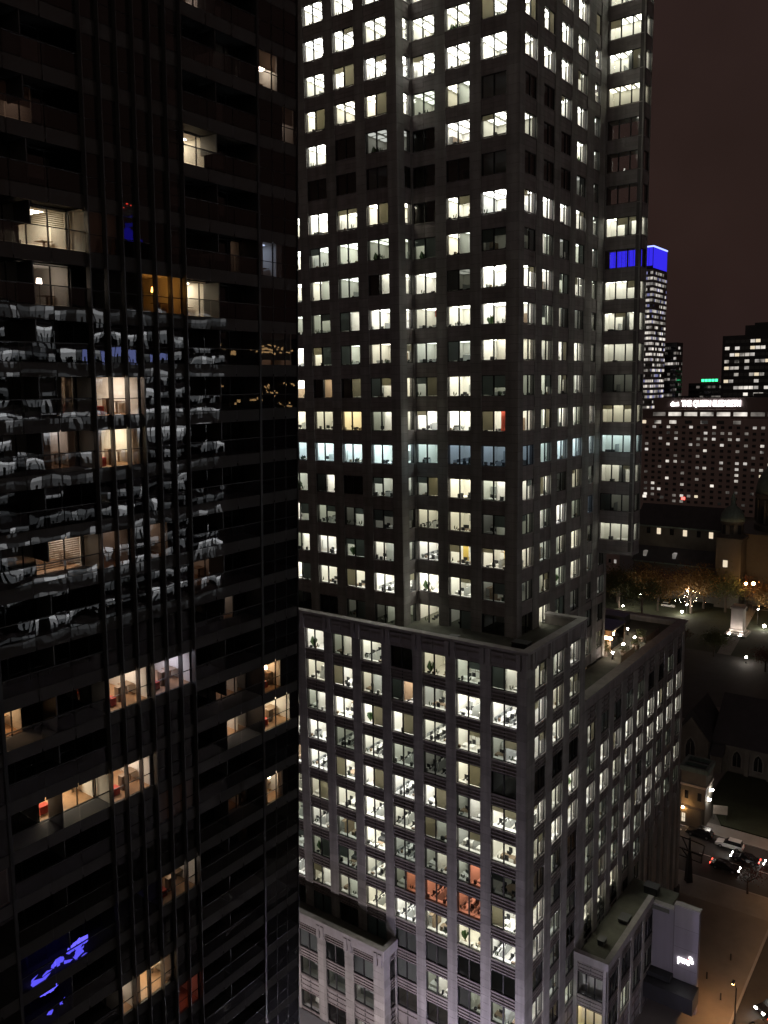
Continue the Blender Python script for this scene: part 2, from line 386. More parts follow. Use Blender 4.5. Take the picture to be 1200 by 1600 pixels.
# furniture sets
def chair(g, x, y, z):
    g.box(x - .25, x + .25, y - .25, y + .25, z + .42, z + .50, 'chair_black').box(x - .24, x + .24, y + .2, y + .27, z + .5, z + 1.0, 'chair_black').cyl((x, y, z), (x, y, z + .42), .05, .04, 'chair_black', 5)
def desk(g, x, y, z, m='desk_white', L=1.5):
    g.box(x - L / 2, x + L / 2, y - .38, y + .38, z + .70, z + .74, m).box(x - L / 2, x - L / 2 + .05, y - .36, y + .36, z, z + .70, m).box(x + L / 2 - .05, x + L / 2, y - .36, y + .36, z, z + .70, m)
    g.box(x - .28, x + .28, y + .12, y + .16, z + .84, z + 1.2, 'chair_black').box(x - .05, x + .05, y + .12, y + .16, z + .74, z + .84, 'chair_black')
FS = []
def cabinet(g, x0, x1, y0, y1, z, h, m): g.box(x0, x1, y0, y1, z, z + h, m).box(x0 + .02, x1 - .02, y0 - .015, y0, z + .05, z + h * .48, 'desk_white' if m != 'desk_white' else 'room_wall_grey').box(x0 + .02, x1 - .02, y0 - .015, y0, z + h * .52, z + h - .04, 'desk_white' if m != 'desk_white' else 'room_wall_grey')
def clutter(g, q, xl, xr):
    x = xl + .25
    while x < xr - .4:
        k = q.random(); h = q.uniform(.08, .5); wd = q.uniform(.12, .5)
        if k < .45: g.box(x, x + wd, .54, .80, -.03, h, q.choice(['chair_black', 'chair_black', 'desk_white', 'desk_wood', 'room_wall_grey']))
        elif k < .6:
            for a in range(10): g.face([(x + .1, .66, 0), (x + .1 + .3 * math.cos(a * 2.1), .66 + .12 * math.sin(a * 2.1), .25 + .3 * q.random()), (x + .1 + .22 * math.cos(a * 2.1 + .4), .66 + .1 * math.sin(a * 2.1 + .4), .42 + .25 * q.random())], 'leaf_plant')
        x += wd + q.uniform(.15, 1.1)
for q in range(14):
    g = Geo(); rr = random.Random(q + 3); z = -.72; k = q % 7
    if k in (0, 1):      # benches of workstations running back from the glass
        for x in ((-1.35, .95) if k else (-.7, 1.3)):
            for y in (1.5, 2.9, 4.2):
                g.box(x - .4, x + .4, y - .62, y + .62, z + .70, z + .74, 'desk_white').box(x + .38, x + .42, y - .62, y + .62, z, z + 1.15, 'room_wall_grey')
                g.box(x + .1, x + .14, y - .3, y + .25, z + .86, z + 1.22, 'chair_black'); chair(g, x - .65, y + rr.uniform(-.2, .2), z)
                if rr.random() < .6: g.box(x - .2, x + .05, y - .5, y - .25, z + .74, z + .74 + rr.uniform(.05, .35), rr.choice(['chair_black', 'room_wall_grey', 'desk_wood']))
    elif k == 2:         # private office
        desk(g, -.4, 1.9, z, 'desk_wood', 1.8); chair(g, -.4, 1.25, z); chair(g, -.8, 2.9, z); chair(g, .3, 2.9, z); cabinet(g, 1.4, 1.95, 1.2, 3.2, z, 1.9, 'desk_wood'); g.box(-1.5, -.5, 4.7, 4.75, z + 1.2, z + 2.0, 'room_wall_grey')
    elif k == 3:         # round meeting table
        g.lathe((0, 2.2, z), [(.08, 0), (.08, .7), (.85, .71), (.85, .75)], 'desk_wood' if q < 7 else 'desk_white', 12)
        for a in range(6): chair(g, 1.15 * math.cos(a * 1.05), 2.2 + 1.15 * math.sin(a * 1.05), z)
        g.box(-1.9, -1.82, 1.2, 3.4, z + .9, z + 2.1, 'desk_white')
    elif k == 4:         # files and copier
        for i in range(4): cabinet(g, -1.8 + i * .62, -1.22 + i * .62, 3.6, 4.1, z, rr.choice([1.1, 1.6, 1.9]), rr.choice(['room_wall_grey', 'desk_white', 'desk_wood']))
        g.box(.9, 1.7, 1.3, 2.0, z, z + 1.1, 'room_wall_grey').box(.95, 1.6, 1.35, 1.9, z + 1.1, z + 1.25, 'chair_black'); desk(g, -.9, 1.7, z, 'desk_white', 1.5); chair(g, -.8, 2.4, z)
    elif k == 5:         # sofa corner and a tall plant
        g.box(-1.6, .2, 2.6, 3.4, z, z + .42, 'chair_black').box(-1.6, .2, 3.2, 3.45, z + .4, z + .85, 'chair_black').box(-1.1, -.2, 1.7, 2.2, z + .35, z + .4, 'desk_wood'); g.lathe((1.3, 1.3, z), [(.15, 0), (.2, .45)], 'planter', 8)
        for a in range(16): g.face([(1.3, 1.3, z + .5), (1.3 + .5 * math.cos(a), 1.3 + .5 * math.sin(a), z + 1.1 + .5 * rr.random()), (1.3 + .3 * math.cos(a + .5), 1.3 + .3 * math.sin(a + .5), z + 1.5 + .4 * rr.random())], 'leaf_plant')
    else:                # screens between desks
        g.box(-.05, .0, 1.0, 4.4, z, z + 1.5, 'room_wall_grey'); desk(g, -1.1, 1.6, z, 'desk_white', 1.6); desk(g, 1.1, 2.2, z, 'desk_white', 1.6); chair(g, -1.0, 2.4, z); chair(g, 1.1, 1.5, z); cabinet(g, -1.9, -1.3, 3.2, 3.8, z, 1.3, 'desk_white'); cabinet(g, .8, 1.7, 4.2, 4.6, z, 1.8, 'desk_wood')
    g.box(rr.choice([-1.6, .5]), rr.choice([-.6, 1.4]), 4.84, 4.86, z + .02, z + 2.05, rr.choice(['desk_wood', 'room_wall_grey', 'room_wall_grey']))
    clutter(g, rr, -2.0, 2.0)
    FS.append(g)
def add_room(M, xl, xr, D, h, code, nrm, lw=True, rw=True, sc=1., wallmat=None, furn=True):
    c1, c2 = (code, code) if len(code) == 1 else (code[0], code[1])
    segs = [(xl, xr, c1, lw, rw)] if c1 == c2 else [(xl, (xl + xr) / 2 - .03, c1, lw, True), ((xl + xr) / 2 + .03, xr, c2, True, rw)]
    for x0, x1, c, l, r in segs:
        g, lm = room_geo(x0, x1, D, h, l, r, None)
        ov = {'side_wall': wallmat or ('room_wall' if c not in 'Ww' else random.choice(['room_wall'] * 40 + ['room_wall_grey'] * 5 + ['room_wall_brown']))}
        if c in 'ds' and random.random() < .5: ov['room_wall'] = 'room_wall_grey'
        ch = []
        if c != 'k': ch.append(('ceiling_light', lm, Matrix(), {'lamp': 'lamp_%s%d' % (c, rl.randrange(4))}))
        ROOM.append((sc * .5 if c == 'k' else sc, g, TI @ M, ov, ch))
        if furn and c != 'k' and x1 - x0 > 3: FURN.add(random.choice(FS), M @ Matrix.Translation(((x0 + x1) / 2, 0, 0)) @ Matrix.Diagonal((random.choice([-1, 1]) * .92, 1, 1, 1)))
        elif furn and c != 'k':
            gg = Geo(); desk(gg, (x0 + x1) / 2, 1.6, -.72, random.choice(['desk_white', 'desk_wood']), 1.3); chair(gg, (x0 + x1) / 2 + .2, 2.3, -.72); cabinet(gg, x0 + .1, x0 + .8, 3.4, 4.0, -.72, random.choice([1.2, 1.9]), random.choice(['desk_white', 'desk_wood', 'room_wall_grey'])); clutter(gg, random, x0 + .1, x1 - .1); FURN.add(gg, M)
def window(o, plane, c, z, w_, h, n=2, blinds=None, code='W'):
    M = place(o, plane, c, z); fg, pg = win_geo(w_, h, n)
    ch = [('pane', p, Matrix(), None) for p in pg]
    for i in range(n):
        cc = code[min(i, len(code) - 1)] if n == 2 else code[0]
        fr = 0
        if blinds is not None: fr = blinds
        elif cc == 's': fr = 1.0
        elif cc in 'gd' and random.random() < .35: fr = random.choice([.35, .6, .95])
        elif cc in 'wWV' and random.random() < .16: fr = random.choice([.25, .4, .95])
        if fr:
            x0 = -w_ / 2 + w_ * i / n + .04; x1 = -w_ / 2 + w_ * (i + 1) / n - .04
            ch.append(('blind', blind_geo(x0, x1, h, fr), Matrix(), {'blind': 'blind_grey' if cc in 'sgd' else 'blind'}))
    WIN.append((seen(M.translation, NRM[o]) * w_, fg, TI @ M, None, ch))
def spandrel(o, plane, c, z0, z1, w_, kind):
    if z1 - z0 < .2: return
    M = place(o, plane, c, z0); SPN.append((seen(M.translation, NRM[o]) * w_, spn_geo(w_, z1 - z0, kind), TI @ M, None, []))
def pier(o, plane, c0, c1, z0, z1, course):
    wd = abs(c1 - c0); c = (c0 + c1) / 2
    PIERS.append((o, Geo().add(Geo().box(-wd / 2 + .01, wd / 2 - .01, .03, .62, z0, z1, 'joint'), place(o, plane, c, 0))))
    n = max(1, round((z1 - z0) / course)); q = (z1 - z0) / n; g = blk_geo(wd, q)
    for i in range(n):
        M = place(o, plane, c, z0 + i * q); BLK.append((seen(M.translation + Vector((0, 0, q / 2)), NRM[o]) * wd, g, TI @ M, None, []))
def facade(o, plane, centers, w_, sills, h, z0, z1, c0, c1, kind, course, n=2, codes=None, skip=(), low={}):
    """centers ascending; sills a list of sill heights, top first; piers fill c0..c1 between the windows"""
    ed = [c0] + [e for c in centers for e in (c - w_ / 2, c + w_ / 2)] + [c1]
    for i in range(0, len(ed), 2):
        if ed[i + 1] - ed[i] > .02: pier(o, plane, ed[i], ed[i + 1], z0, z1, course)
    for ci, c in enumerate(centers):
        top = z1
        for ri, s in enumerate(sills):
            if (ri, ci) in skip: continue
            lo = low.get((ri, ci), 0)
            spandrel(o, plane, c, s + h, top, w_, kind)
            window(o, plane, c, s - lo, w_, h + lo, n, code=codes(ri, ci))
            top = s - lo
        spandrel(o, plane, c, z0, top, w_, kind)

# --- upper tower, west face (normal -X): columns by Y, rows from row 0 downwards
TH, TW, TWH = 3.9, 3.02, 2.28
zrow = lambda r: 125.70 - TH * r
RT_ = list(range(-3, 19))
yc = [44.78, 49.20, 53.63]; yl = [58.06, 62.49, 66.91, 71.34, 75.76]
#        L4 L3 L2 L1 L0  c3 c2 c1
A_CODE = {-3: 'W W W W W W W W', -2: 'W W W W W W W W', -1: 'W W W W W W W W', 0: 'W W W W W W W W', 1: 'W W W W W W W W', 2: 'W W W W W W W W',
 3: 'w w w w wW g wg k', 4: 'k k V k d k V V', 5: 'k k k k k k k k', 6: 'W W W W w k W W', 7: 'V V g g g g wg d', 8: 'V W Wg g kW V d W',
 9: 'g g g gV W V W W', 10: 'W W wg g w g g Vw', 11: 'W W kW kW gw gV W g', 12: 'w w w y gW W W W', 13: 'b b b b b b e e', 14: 'g g dW k g gw w gV',
 15: 'dg Wg g dg d w w dg', 16: 'V gV V g Vg V W w', 17: 'W Wg W W W W W d', 18: 'k k k d dg w d k'}
def acode(r): return A_CODE[r].split()
DA = 4.9
for r in RT_:
    cd = acode(r); z = zrow(r)
    for j, y in enumerate(yl):
        M = place('A', 79.11, y, z)
        add_room(M, -2.2, 2.45 if j == 0 else 2.2, DA, TWH, cd[4 - j], 'A', True, j != 0, seen(M.translation, NRM['A']))
    for j, y in enumerate(yc):
        M = place('A', 82.02, y, z); c = cd[7 - j]
        add_room(M, -1.85 if j == 2 else -2.2, 2.6 if j == 0 else 2.2, DA if j else 4.93, TWH, c, 'A', True, j != 0, seen(M.translation, NRM['A']), None)
        if r == 16 and j < 2: FURN.box(84.4, 84.5, y - (.9 if j == 0 else -.2), y - (.2 if j == 0 else -.9), z - .5, z + 2.2, 'room_wall_yellow')
        if (r, j) == (12, 0): FURN.box(83.2, 83.3, 43.3, 44.4, z, z + 2.2, 'room_wall_red')
        if (r, j) == (9, 2): FURN.box(83.2, 83.3, 52.2, 53.0, z + 1.3, z + 2.1, 'room_wall_red')
lowA = {(len(RT_) - 1, i): .5 for i in range(8)}
facade('A', 82.02, yc, TW, [zrow(r) for r in RT_], TWH, 55.2, 143, 41.78, 55.26, 'T', TH / 4, codes=lambda ri, ci: acode(RT_[ri])[7 - ci], low=lowA)
facade('A', 79.11, yl, TW, [zrow(r) for r in RT_], TWH, 55.2, 143, 55.23, 78.6, 'T', TH / 4, codes=lambda ri, ci: acode(RT_[ri])[4 - ci], low=lowA)
# the step between the two halves of that face
facade('B', 55.2, [81.22], 1.36, [zrow(r) for r in RT_], TWH, 55.2, 143, 79.15, 82.2, 'T', TH / 4, n=1, codes=lambda ri, ci: acode(RT_[ri])[4][-1])
# --- street face (normal -Y)
xb = [84.71, 89.24, 93.77, 98.30]
B_CODE = {-3: 'W W W W V W', -2: 'W W W W V W', -1: 'W W W W W W', 0: 'W W W W W W', 1: 'W W W V W W', 2: 'W W W V V w', 3: 'k k V V g k', 4: 'V k k V g k', 5: 'k k k d d k', 6: 'V W V V g W', 7: 'g Vg d g g k',
 8: 'V V g V g W', 9: 'Wg g Vd d d W', 10: 'W V V V d V', 11: 'g g gV gV g d', 12: 'W gW gW Wg V w', 13: 'be b b b b b', 14: 'g V d w g V', 15: 'g Vg W g e d', 16: 'Wg g gV w d Vg', 17: 'k gw g w g k', 18: 'k w g d d k'}
bcode = lambda r: B_CODE[r].split()
for r in RT_:
    cd = bcode(r); z = zrow(r)
    for j in (1, 2, 3):
        M = place('B', 41.72, xb[j], z); add_room(M, -2.2, 2.2, 5.2, TWH, cd[j], 'B', True, True, seen(M.translation, NRM['B']))
    M = place('B', 41.72, 103.0, z); add_room(M, -2.4, 2.4, 5.2, TWH, cd[4], 'B', True, True, seen(M.translation, NRM['B']))
facade('B', 41.72, xb, 2.86, [zrow(r) for r in RT_], TWH, 55.2, 143, 82.06, 100.3, 'T', TH / 4, codes=lambda ri, ci: bcode(RT_[ri])[ci], low=lowA)
facade('B', 41.725, [102.9], 1.75, [zrow(r) for r in RT_], TWH, 55.2, 143, 100.32, 105.6, 'T', TH / 4, n=1, codes=lambda ri, ci: bcode(RT_[ri])[4])
# lower continuation of that face down to the roof terrace
zl = [zrow(19), zrow(20)]
facade('B', 41.73, [93.8, 98.3, 103.0, 107.0], 2.2, zl, 2.4, 46.2, 55.18, 90.2, 109.0, 'T', TH / 4, codes=lambda ri, ci: ['d', 'g', 'd', 'g', 'w', 'w', 'w', 'w'][ri * 4 + ci])
facade('B', 41.735, [107.0], 2.2, [zrow(r) for r in (17, 18)], 2.4, 55.2, 62.0, 105.65, 109.0, 'T', TH / 4, codes=lambda ri, ci: ['dg', 'g'][ri])
for r, cs in ((17, (107.0,)), (18, (107.0,)), (19, (93.8, 98.3, 103.0, 107.0)), (20, (93.8, 98.3, 103.0, 107.0))):
    for x in cs:
        M = place('B', 41.73, x, zrow(r)); add_room(M, -1.95 if x > 105 else -2.2, 1.9 if x > 105 else 2.2, 5, 2.4, {17: 'd', 18: 'g', 19: 'd', 20: 'w'}[r], 'B', True, True, seen(M.translation, NRM['B']))
# projecting glazed bay at the end of the street face
bay = Geo()
BX, BY, BX2 = 105.65, 37.0, 108.3
for r in RT_[:-2]:
    z = zrow(r); c = bcode(r)[5][0]
    window('A', BX, 39.36, z, 4.4, TWH, 3, code=c); window('B', BY, 107.0, z, 2.3, TWH, 1, code=c, blinds=0)
    spandrel('A', BX, 39.36, z + TWH, zrow(r - 1), 4.4, 'T'); spandrel('B', BY, 107.0, z + TWH, zrow(r - 1), 2.3, 'T')
    g = Geo(); f = z - .72; t = z + TWH + .12
    g.box(BX + .46, BX2 - .05, BY + .46, 41.9, f - .06, f, 'room_floor').box(BX + .46, BX2 - .05, BY + .46, 41.9, t, t + .06, 'room_ceiling')
    if c != 'k': g.box(BX2 - .14, BX2 - .06, BY + .46, 41.9, f, t, 'room_wall').box(BX + .46, BX2 - .15, 41.80, 41.88, f, t, 'room_wall')
    l = Geo()
    if c != 'k':
        for j in range(4): l.box(BX + .65, BX2 - .4, BY + .7 + j * 1.2, BY + 1.5 + j * 1.2, t - .05, t - .004, 'lamp_%s0' % c)
        if r in (1, 6, 9, 14): FURN.box(BX + 1.0, BX + 1.06, BY + 1.5, BY + 2.4, f, t, 'room_wall_grey')
        if r % 2: FURN.box(BX + .9, BX + 2.2, BY + 2.9, BY + 2.96, f, f + 1.7, 'room_wall_grey').box(BX + .6, BX + .9, BY + 3.5, BY + 4.2, f, f + 1.0, 'chair_black')
        if r != 12: FURN.box(BX + 1.1, BX + 1.8, BY + 1.2, BY + 2.6, f + .7, f + .75, 'desk_white').box(BX + 1.2, BX + 1.7, BY + 3.2, BY + 3.7, f, f + .95, 'chair_black')
    ROOM.append((9, g, TI, None, [('ceiling_light', l, Matrix(), None)] if c != 'k' else []))
spandrel('A', BX, 39.36, 61.9, zrow(16), 4.4, 'T'); spandrel('B', BY, 107.0, 61.9, zrow(16), 2.3, 'T')
for a0, a1 in ((37.03, 37.15), (41.57, 41.70)): pier('A', BX, a0, a1, 61.9, 143, TH / 4)
for a0, a1 in ((105.68, 105.84), (108.16, 108.28)): pier('B', BY, a0, a1, 61.9, 143, TH / 4)

# --- podium
PHt, PWH = 3.94, 2.52
zp = lambda r: 56.08 - PHt * r
yp = [39.42 + 4.367 * i for i in range(9)]          # column 7 .. column -1
P_CODE = {1: 'V V V gV W k w g gW', 2: 'W W w W wW gW W W W', 3: 'W W gW W W W W W gW', 4: 'W W W g V g d w k', 5: 'W W W W W W W gV W', 6: 'w w wW W W W Wg W W',
 7: 'g g V g W g gV go d', 8: 'V g g g W go o o W', 9: 'W V wV Vg w W W w W', 10: 'k k s k s s s s s', 11: 'k k k k k s gV sg gW', 12: 'k k k k k k k k d'}
pcode = lambda r: P_CODE[r].split()
PR = list(range(1, 13))
for r in PR:
    cd = pcode(r); z = zp(r)
    for j, y in enumerate(yp):
        if r > 10 and j > 3: continue
        M = place('A', 74.6, y, z)
        add_room(M, -2.17, 2.25 if j == 0 else 2.17, 5.4, PWH, cd[8 - j], 'A', True, j != 0, seen(M.translation, NRM['A']))
facade('A', 74.6, yp, 3.06, [zp(r) for r in PR], PWH, 2.0, 54.9, 36.82, 77.5, 'P', PHt / 4, codes=lambda ri, ci: pcode(PR[ri])[8 - ci], skip={(ri, ci) for ri in (10, 11) for ci in range(4, 9)}, low={(9, i): .35 for i in range(4, 9)})
xq = [78.0, 82.5, 87.0]
Q_CODE = {1: 'W gV V', 2: 'W w V', 3: 'W V gW', 4: 'k k k', 5: 'W W W', 6: 'W W W', 7: 'k gd k', 8: 'V d k', 9: 'gW g d', 10: 'k d k', 11: 'k g d', 12: 'd k g'}
qcode = lambda r: Q_CODE[r].split()
for r in PR:
    for j in (1, 2):
        M = place('B', 36.75, xq[j], zp(r)); add_room(M, -2.2, 2.2, 4.6, PWH, qcode(r)[j], 'B', True, True, seen(M.translation, NRM['B']))
facade('B', 36.75, xq, 2.8, [zp(r) for r in PR], PWH, 2.0, 54.9, 74.66, 90.0, 'P', PHt / 4, codes=lambda ri, ci: qcode(PR[ri])[ci])
# wing along the street
xw = [92.45 + 4.42 * i for i in range(9)]
W_CODE = {4: 'gV d d g g k k g k', 5: 'g W W W W W W W W', 6: 'W W W W W W W W W', 7: 'g g g g d g d g g', 8: 'g g g W W W W V W', 9: 'g V g W g V gW g g', 10: 'w w w d g d k d k', 11: 'k d k k d k k k k'}
wcode = lambda r: W_CODE[r].split()
WR = list(range(4, 12))
for r in WR:
    for j, x in enumerate(xw):
        if r > 9 and j > 4: continue
        M = place('B', 36.75, x, zp(r)); add_room(M, -2.18, 2.18, 5.0, PWH, wcode(r)[j], 'B', True, True, seen(M.translation, NRM['B']))
lw_ = {(6, i): 2.3 for i in range(3)}
facade('B', 36.755, xw, 2.75, [zp(r) for r in WR], PWH, 2.0, 45.2, 90.02, 130.3, 'P', PHt / 4, codes=lambda ri, ci: wcode(WR[ri])[ci], skip={(ri, ci) for ri in (6, 7) for ci in range(5, 9)}, low=lw_)
# north end of the wing
facade('A', 130.31, [], 1, [], 1, 2, 45.2, 36.8, 70, 'P', 3.0) if False else None

# --- low annex in front of the podium, and the one on the plaza
ya = [57.02, 61.44, 65.87, 70.29]
for ri, z in enumerate((12.85, 9.0, 4.2)):
    for y in ya:
        M = place('A', 71.89, y, z); add_room(M, -2.17, 2.17, 2.2, 2.45, 'sdk'[ri] if not (ri == 0 and y == ya[0]) else 'sV', 'A', True, True, seen(M.translation, NRM['A']), furn=False)
facade('A', 71.89, ya, 3.1, [12.85, 9.0, 4.2], 2.45, 0, 16.5, 53.9, 73.6, 'P', PHt / 4, codes=lambda ri, ci: ['s', 'k', 'k'][ri])
facade('B', 53.87, [73.75], 1.2, [12.85, 9.0, 4.2], 2.45, 0, 16.5, 71.92, 74.6, 'P', PHt / 4, n=1, codes=lambda ri, ci: ['W', 'k', 'k'][ri])
M = place('B', 53.87, 73.75, 12.85); 
g = Geo(); xs = [90.2 + 4.3 * i for i in range(4)]
facade('B', 32.4, xs, 3.5, [9.6, 5.0], 3.0, 0, 14.2, 88.0, 105.2, 'P', PHt / 4, n=3, codes=lambda ri, ci: ['k', 'g'][ri])
facade('A', 88.0, [34.6], 3.3, [9.6, 5.0], 3.0, 0, 14.2, 32.45, 36.7, 'P', PHt / 4, n=3, codes=lambda ri, ci: ['k', 'y'][ri])
for ri, z in enumerate((9.6, 5.0)):
    M = place('A', 88.0, 34.6, z); add_room(M, -1.7, 1.7, 1.9, 3.0, ['k', 'y'][ri], 'A', True, True, seen(M.translation, NRM['A']), furn=False)
    for i, x in enumerate(xs):
        M = place('B', 32.4, x, z); add_room(M, -.1 if i == 0 else -2.0, 2.0, 3.0, 3.0, ['k', 'V' if i == 1 else 'd'][ri], 'B', True, True, seen(M.translation, NRM['B']), furn=False)

scatter('window', WIN, tower, 300, 'windows'); scatter('spandrel_panel', SPN, tower, 300, 'spandrel_panels')
scatter('stone_block', BLK, tower, 300, 'stone_blocks'); scatter('office_room', ROOM, tower, 300, 'office_rooms')
for o_, g in PIERS: link('pier', g.mesh('pier'), tower, TI)
tag(obj('office_furniture', FURN), 'desks, chairs and cupboards seen through the lit office windows', 'furniture', kind='stuff')

def part(name, g, parent=tower): return obj(name, g, parent, TI)
# roofs, parapets, solid corners
g = Geo().box(75.1, 130, 37.2, 77.4, 45.3, 45.95, 'roof_gravel') if False else Geo()
part('podium_roof', Geo().box(75.2, 89.8, 37.35, 77.4, 55.0, 55.55, 'roof_gravel').box(89.8, 112, 47.2, 77.4, 54.9, 55.5, 'roof_gravel'))
part('terrace_roof', Geo().box(90.0, 129.7, 37.35, 41.9, 45.2, 45.75, 'roof_gravel').box(108.9, 129.7, 41.9, 70, 45.2, 45.75, 'roof_gravel'))
pp = Geo()      # parapet of the podium with paired stone brackets
pp.box(74.65, 75.2, 36.8, 77.4, 54.9, 56.55, 'stone_band').box(75.2, 89.9, 36.8, 37.35, 54.9, 56.55, 'stone_band').box(89.35, 89.9, 37.35, 41.7, 54.9, 56.55, 'stone_band')
part('parapet', pp)
part('coping', Geo().box(74.40, 75.35, 36.5, 77.4, 56.553, 56.85, 'coping').box(75.35, 90.15, 36.5, 37.5, 56.553, 56.85, 'coping').box(89.2, 90.15, 37.5, 41.7, 56.553, 56.85, 'coping'))
for y in [36.75 + .55] + [a + 2.18 for a in yp]:
    for d in (-.36, .36): part('bracket', Geo().box(74.36, 74.64, y + d - .24, y + d + .24, 54.7, 56.54, 'coping'))
for x in [76.0, 80.25, 84.75, 89.2]:
    for d in (-.3, .3): part('bracket', Geo().box(x + d - .2, x + d + .2, 36.5, 36.79, 54.7, 56.54, 'coping'))
for y in yp:
    for k in (0, 1): part('frieze_panel', Geo().box(74.5, 74.64, y - 1.5 + k * 1.53, y - .03 + k * 1.53, 55.15, 56.3, 'spandrel').box(74.46, 74.5, y - 1.4 + k * 1.53, y - .13 + k * 1.53, 55.62, 55.78, 'stone_band'))
part('parapet', Geo().box(90.0, 130.25, 36.8, 37.35, 45.2, 46.5, 'stone_band').box(129.7, 130.25, 37.35, 70, 45.2, 46.5, 'stone_band'))
part('coping', Geo().box(90.0, 130.5, 36.5, 37.9, 46.503, 46.8, 'coping').box(129.2, 130.5, 37.9, 70, 46.503, 46.8, 'coping'))
part('annex_roof', Geo().box(72.4, 74.58, 54.4, 73.6, 16.5, 16.9, 'roof_gravel'))
part('coping', Geo().box(71.7, 72.5, 53.7, 73.6, 16.5, 17.75, 'coping').box(72.5, 74.58, 53.7, 54.4, 16.5, 17.75, 'coping'))
for y in [54.6] + [a + 2.2 for a in ya]:
    for d in (-.33, .33): part('bracket', Geo().box(71.6, 71.88, y + d - .22, y + d + .22, 15.5, 17.2, 'coping'))
part('annex_roof', Geo().box(88.5, 104.5, 32.9, 36.7, 13.6, 14.05, 'roof_gravel').box(104.5, 109, 30.2, 36.7, 13.3, 13.9, 'roof_gravel'))
part('coping', Geo().box(87.9, 88.6, 32.3, 36.7, 14.2, 15.2, 'coping').box(88.6, 104.4, 32.3, 33.0, 14.2, 15.2, 'coping'))
part('blank_wall', Geo().box(104.5, 105.3, 26.3, 29.52, 0, 14.9, 'white_wall').box(104.44, 105.36, 26.2, 29.52, 14.9, 15.1, 'coping'))
part('blank_wall', Geo().box(104.53, 105.3, 29.53, 32.35, 0, 14.0, 'white_wall').box(104.47, 105.36, 29.53, 32.35, 14.0, 14.2, 'coping'))
for i in range(4):
    part('wall_joint', Geo().box(104.488, 104.51, 26.3, 29.5, 3.2 + i * 2.9, 3.225 + i * 2.9, 'joint'))
part('wall_joint', Geo().box(104.47, 104.5, 29.5, 29.56, 3.2, 15.2, 'joint'))
part('canopy', Geo().box(101.5, 104.46, 26.0, 36, 2.0, 4.3, 'black_panel').box(103.0, 104.46, 29.4, 36, 4.3, 4.9, 'black_panel'))
# far bottom of the wing: tall pilasters before a dark recess
part('recess_wall', Geo().box(114.6, 130.2, 37.6, 38.2, 0, 16.6, 'dark_wall').box(112.4, 130.2, 37.3, 37.6, 16.4, 17.2, 'stone_band'))
for x in (113.2, 117.0, 120.8, 124.4, 127.6, 129.8): part('pilaster', Geo().box(x - .55, x + .55, 36.45, 37.5, 0, 17.5, 'stone').prism([(x - .55, 17.5), (x + .55, 17.5), (x + .55, 18.3), (x, 18.9), (x - .55, 18.3)], 36.5, 37.4, 'stone', 'y'))
part('base_plinth', Geo().box(127.0, 130.6, 36.2, 37.6, 0, 1.6, 'black_panel'))
# hidden cores keep the floors from seeing through each other
part('core', Geo().box(88.2, 104.8, 48.2, 77, 46, 143, 'dark_wall').box(84.9, 88.1, 56, 78, 56, 143, 'dark_wall').box(81, 112, 43, 77, 3, 44.8, 'dark_wall').box(112, 130, 43, 69, 3, 44.8, 'dark_wall').box(130.0, 130.26, 37.3, 70, 0, 45.1, 'stone_band'))
part('tower_end_wall', Geo().box(108.41, 109.0, 41.75, 70, 46, 62, 'stone_band').box(105.3, 108.4, 41.95, 70, 62, 143, 'stone_band').box(BX + .02, BX2, BY + .02, 41.7, 61.4, 61.88, 'spandrel'))
part('street_wall', Geo().box(109.0, 109.1, 41.8, 43, 45, 46.2, 'stone_band').box(74.66, 76, 37, 77, 0, 2.0, 'stone_band'))

# ------------------------------------------------------------------ the dark glass residential tower (its street face leans out 2.5 degrees)
LEAN = math.atan(.0432)
res = thing('residential_tower', 'near black glass apartment tower with slim vertical fins and a few warm lit rooms', 'apartment tower', (.493, 45.2, 0))
res.rotation_euler = (LEAN, 0, -.0109)
RM = res.matrix_basis.copy()
zk = lambda k: (64.66 + 3 * k) / math.cos(LEAN)
KS = list(range(-17, 16)); FT = [28.27 + 1.12 * i for i in range(7)]
PAN, RAILP, SPG = [], [], []
QC = {}
def pane_geo(w_, h, mat):
    k = (round(w_, 2), round(h, 2), mat)
    if k not in QC: QC[k] = Geo().face([(0, 0, 0), (w_, 0, 0), (w_, 0, h), (0, 0, h)], mat)
    return QC[k]
rr = random.Random(5)
def rpane(lst, x0, x1, y, z0, z1, mat, tilt=.12):
    M = Matrix.Translation((x0, y, z0)) @ Matrix.Rotation(R(rr.gauss(0, tilt)), 4, 'X') @ Matrix.Rotation(R(rr.gauss(0, tilt)), 4, 'Z')
    lst.append((seen(RM @ M.translation) * (x1 - x0) * (z1 - z0), pane_geo(x1 - x0, z1 - z0, mat), M, None, []))
frame = Geo(); slab = {}
CORN = [41.62, 42.85, 44.05, 45.28]
